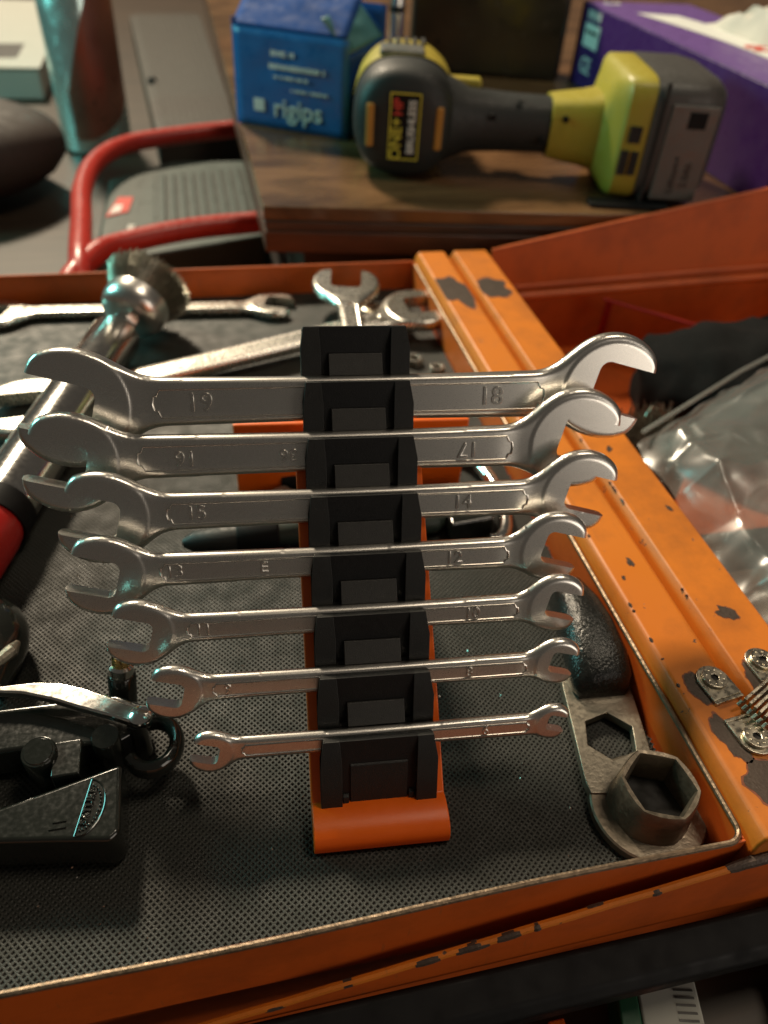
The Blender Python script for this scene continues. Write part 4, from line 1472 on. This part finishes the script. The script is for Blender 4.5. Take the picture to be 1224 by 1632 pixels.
# ------------------------------------------------------------------ DARK UPRIGHT THINGS BEHIND THE DRILL
dk = thing('dark_glossy_panel', 'dark glossy upright case behind the power tool', 'case', (300, 900, ZB))
mk = frame((215, 860, ZB + 0.3), (0.97, -0.24, 0), z=(0, 0, 1))
MB().box(0, 175, 0, 60, 0, 120, mk).build('case_body', 'glass_dark', dk, 6, 40, 3)
MB().box(30, 34, -0.8, 0.2, 30, 34, mk).build('case_button', 'bumper', dk, 0.4)
gb = thing('slim_glass_tube', 'slim shiny tube standing behind the power tool', 'tube', (196, 850, ZB))
MB().lathe([(8, 0.3), (8, 150), (7, 152)], 24, Matrix.Translation((196, 850, ZB))).build('tube_body', 'chrome', gb)
MB().lathe([(8.6, 60), (8.6, 66)], 24, Matrix.Translation((196, 850, ZB))).build('tube_band', 'bumper', gb)

# ------------------------------------------------------------------ LEFT BACKGROUND
TZ = -66.0
rf = thing('red_tubular_frame', 'bent red tubular handle frame behind the toolbox', 'frame', (-100, 600, TZ))


def smooth_path(ps, n=8):
    ps = [Vector(p) for p in ps]
    out = []
    for i in range(len(ps) - 1):
        p0, p1, p2, p3 = ps[max(i - 1, 0)], ps[i], ps[i + 1], ps[min(i + 2, len(ps) - 1)]
        for k in range(n):
            t = k / n
            out.append(0.5 * ((2 * p1) + (p2 - p0) * t + (2 * p0 - 5 * p1 + 4 * p2 - p3) * t * t + (3 * p1 - p0 - 3 * p2 + p3) * t ** 3))
    out.append(ps[-1])
    return out


MB().tube(smooth_path([(-131, 452, -40), (-130, 490, -10), (-135, 579, -10), (-139, 654, -10), (-132, 725, -10), (-108, 778, -10), (-66, 806, -10), (2, 833, -10), (60, 850, -10)]), 9.0, 18).build('upper_tube', 'red', rf)
MB().tube(smooth_path([(-150, 448, -58), (-142, 462, -20), (-121, 505, -10), (-98, 528, -10), (-47, 552, -10), (12, 564, -10), (36, 568, -10)]), 9.0, 18).build('lower_tube', 'red', rf)
MB().tube([(-150, 446, -66), (-150, 448, -56)], 9, 16).build('tube_foot', 'bumper', rf)
gc = thing('grey_green_case', 'grey green ribbed plastic case inside the red frame', 'case', (-60, 680, TZ))
MB().prism([(-128, 540), (20, 590), (20, 800), (-60, 800), (-124, 745)], TZ + 0.3, -32).build('case_body', 'green_case', gc, 4)
MB().prism([(-78, 575), (12, 602), (12, 770), (-78, 745)], -31.8, -29.5).build('case_recess', 'green_dark', gc, 1)
for k in range(9):
    x = -72 + k * 9.5
    MB().prism([(x, 580 + k * 2.6), (x + 4.5, 581 + k * 2.6), (x + 4.5, 742 + k * 2.6), (x, 741 + k * 2.6)], -29.4, -26.5).build('case_rib', 'green_case', gc, 0.8)
MB().prism([(-122, 640), (-102, 652), (-98, 690), (-112, 690)], -31.8, -31).build('emblem', 'red_print', gc)
MB().prism([(-119, 645), (-109, 651), (-107, 668), (-114, 668)], -30.9, -30.4).build('emblem_mark', 'white_print', gc)
print_line(frame((-104, 580, -31.6), (0.15, 1, 0), z=(0, 0, 1)), 0, 0, 40, 7, 7, 0.1, gc, 'white_print')

cn = thing('metal_can', 'shiny cylindrical can with reddish print at upper left', 'can', (-150, 960, TZ))
mc = Matrix.Translation((-150, 965, TZ))
MB().lathe([(36, 0.3), (41, 4), (41, 200), (38, 205), (30, 208)], 48, mc).build('can_body', 'mint', cn)
band = []
for k in range(13):
    a = R(-150 + 118 * k / 12)
    band.append((a, 40 + 150 * (k / 12), 70 + 150 * (k / 12)))
vs_, fs = [], []
for k in range(25):
    a = R(-118 + 110 * k / 24)
    lo = 18 + 40 * (k / 24) ** 2
    hi = 70 + 150 * math.sin(k / 24 * 1.5)
    hi = min(hi, 196)
    vs_ += [(41.4 * math.cos(a), 41.4 * math.sin(a), lo), (41.4 * math.cos(a), 41.4 * math.sin(a), hi)]
for k in range(24):
    fs.append((2 * k, 2 * k + 2, 2 * k + 3, 2 * k + 1))
MB().add(vs_, fs, mc).build('can_print', 'can_print', cn)

rb = thing('ribbed_grey_slab', 'grey ribbed slab standing behind the red frame', 'slab', (-60, 1000, TZ))
c4 = [V(-75, 868, -25), V(21, 893, -25), V(4, 1600, -25), V(-122, 1580, -25)]
ms_ = frame((-70, 760, 0), (0.966, 0.256, 0), z=(0, 0, 1))
MB().add([tuple(p) for p in c4] + [(p.x, p.y, TZ + 0.3) for p in c4],
         [(0, 1, 2, 3), (4, 7, 6, 5), (0, 4, 5, 1), (1, 5, 6, 2), (2, 6, 7, 3), (3, 7, 4, 0)]).build('slab_body', 'grey_rib', rb, 2)
for k in range(11):
    u0, u1 = 0.10 + k * 0.08, 0.10 + k * 0.08 + 0.045
    q = [c4[0].lerp(c4[1], u0), c4[0].lerp(c4[1], u1), c4[3].lerp(c4[2], u1), c4[3].lerp(c4[2], u0)]
    MB().prism([(p.x, p.y) for p in q], -24.9, -21.5).build('rib', 'grey_rib', rb, 0.8)
MB().lathe([(6, -24.9), (6, -18), (5, -17)], 16, Matrix.Translation((-80, 1100, 0))).build('knob', 'hole', rb)

bc = thing('brown_cushion', 'dark brown rounded cushion shape at the left edge', 'cushion', (-280, 800, TZ))
rings = [sring(V(-362 + 21 * k, 745 + 14 * k, TZ + 48), (0.55, -0.83, 0), (0, 0, 1), 95 * math.sqrt(max(0.02, 1 - ((k - 4.0) / 4.6) ** 2)), 42 * math.sqrt(max(0.02, 1 - ((k - 4) / 4.6) ** 2)), 32, 2.6) for k in range(9)]
MB().loft(rings).build('cushion_body', 'leather', bc, 0, 80)
pp = thing('white_paper_stack', 'stack of white paper at the upper left corner', 'paper', (-400, 1350, TZ))
MB().box(-640, -235, 1180, 1700, TZ + 0.3, TZ + 40).build('paper_block', 'paper', pp, 2)
MB().box(-640, -233, 1178, 1700, TZ + 40.2, TZ + 41).build('top_sheet', 'paper', pp)
MB().prism([(-330, 1230), (-270, 1236), (-270, 1330), (-330, 1325)], TZ + 41.1, TZ + 41.3).build('printed_block', 'grey_plastic', pp)

# ------------------------------------------------------------------ BELOW THE TOOLBOX, FRONT RIGHT
pk = thing('green_white_packet', 'white packet with a green edge in front of the bumper', 'packet', (105, -60, TZ))
mp_ = Matrix.Translation((100, -50, TZ)) @ Matrix.Rotation(R(-14), 4, 'Z')
MB().box(-14, 8, -60, 6, 0.3, 14, mp_).build('packet_body', 'paper', pk, 1)
MB().box(-22, -14.2, -60, 8, 0.3, 14.2, mp_).build('green_edge', 'green_print', pk, 1)
MB().box(-11, -3, -26, -10, 14.1, 14.5, mp_).build('orange_label', 'orange', pk)
for k in range(8):
    MB().box(-1, 6, 2 - k * 2.4, 2.8 - k * 2.4, 14.1, 14.3, mp_).build('print_line', 'grey_plastic', pk)
gl2 = thing('green_cloth', 'crumpled grey green cloth beside the packet', 'cloth', (165, -60, TZ))
rings = [sring(V(140 + 9 * k, -70 + 3 * k, TZ + 14), (0.2, -0.98, 0), (0, 0, 1), 34 * math.sqrt(max(0.03, 1 - ((k - 4.0) / 4.3) ** 2)), 13 * math.sqrt(max(0.03, 1 - ((k - 4) / 4.3) ** 2)), 32, 2.2) for k in range(9)]
MB().loft(lumpy(rings, 2.2, 6, 0.06)).build('cloth_body', 'green_case', gl2, 0, 80)
ot = thing('orange_tab', 'small orange tag in front of the bumper', 'tag', (62, -70, TZ))
MB().box(54, 60, -76, -46, TZ + 0.4, TZ + 6).build('tag_body', 'orange', ot, 0.6)

# ------------------------------------------------------------------ CRUMBS ON THE MAT
rnd = random.Random(77)
mb = MB()
for k in range(110):
    x, y = rnd.uniform(-120, 104), rnd.uniform(-22, 200)
    r = rnd.choice((0.18, 0.22, 0.3, 0.4))
    a = rnd.uniform(0, 6.3)
    c_, s_ = math.cos(a) * r, math.sin(a) * r
    ln = rnd.uniform(1, 2.2)
    mb.add([(x + c_ * ln, y + s_ * ln, 0.02), (x - s_, y + c_, 0.02), (x - c_ * ln, y - s_ * ln, 0.02), (x + s_, y - c_, 0.02), (x, y, 0.02 + r)],
           [(0, 1, 4), (1, 2, 4), (2, 3, 4), (3, 0, 4), (3, 2, 1, 0)])
cr_ = mb.build('metal_crumbs', 'old_chrome', None, 0, 0, origin=(0, 90, 0))
tag(cr_, 'tiny pale metal crumbs scattered over the rubber mat', 'debris', None, 'stuff')
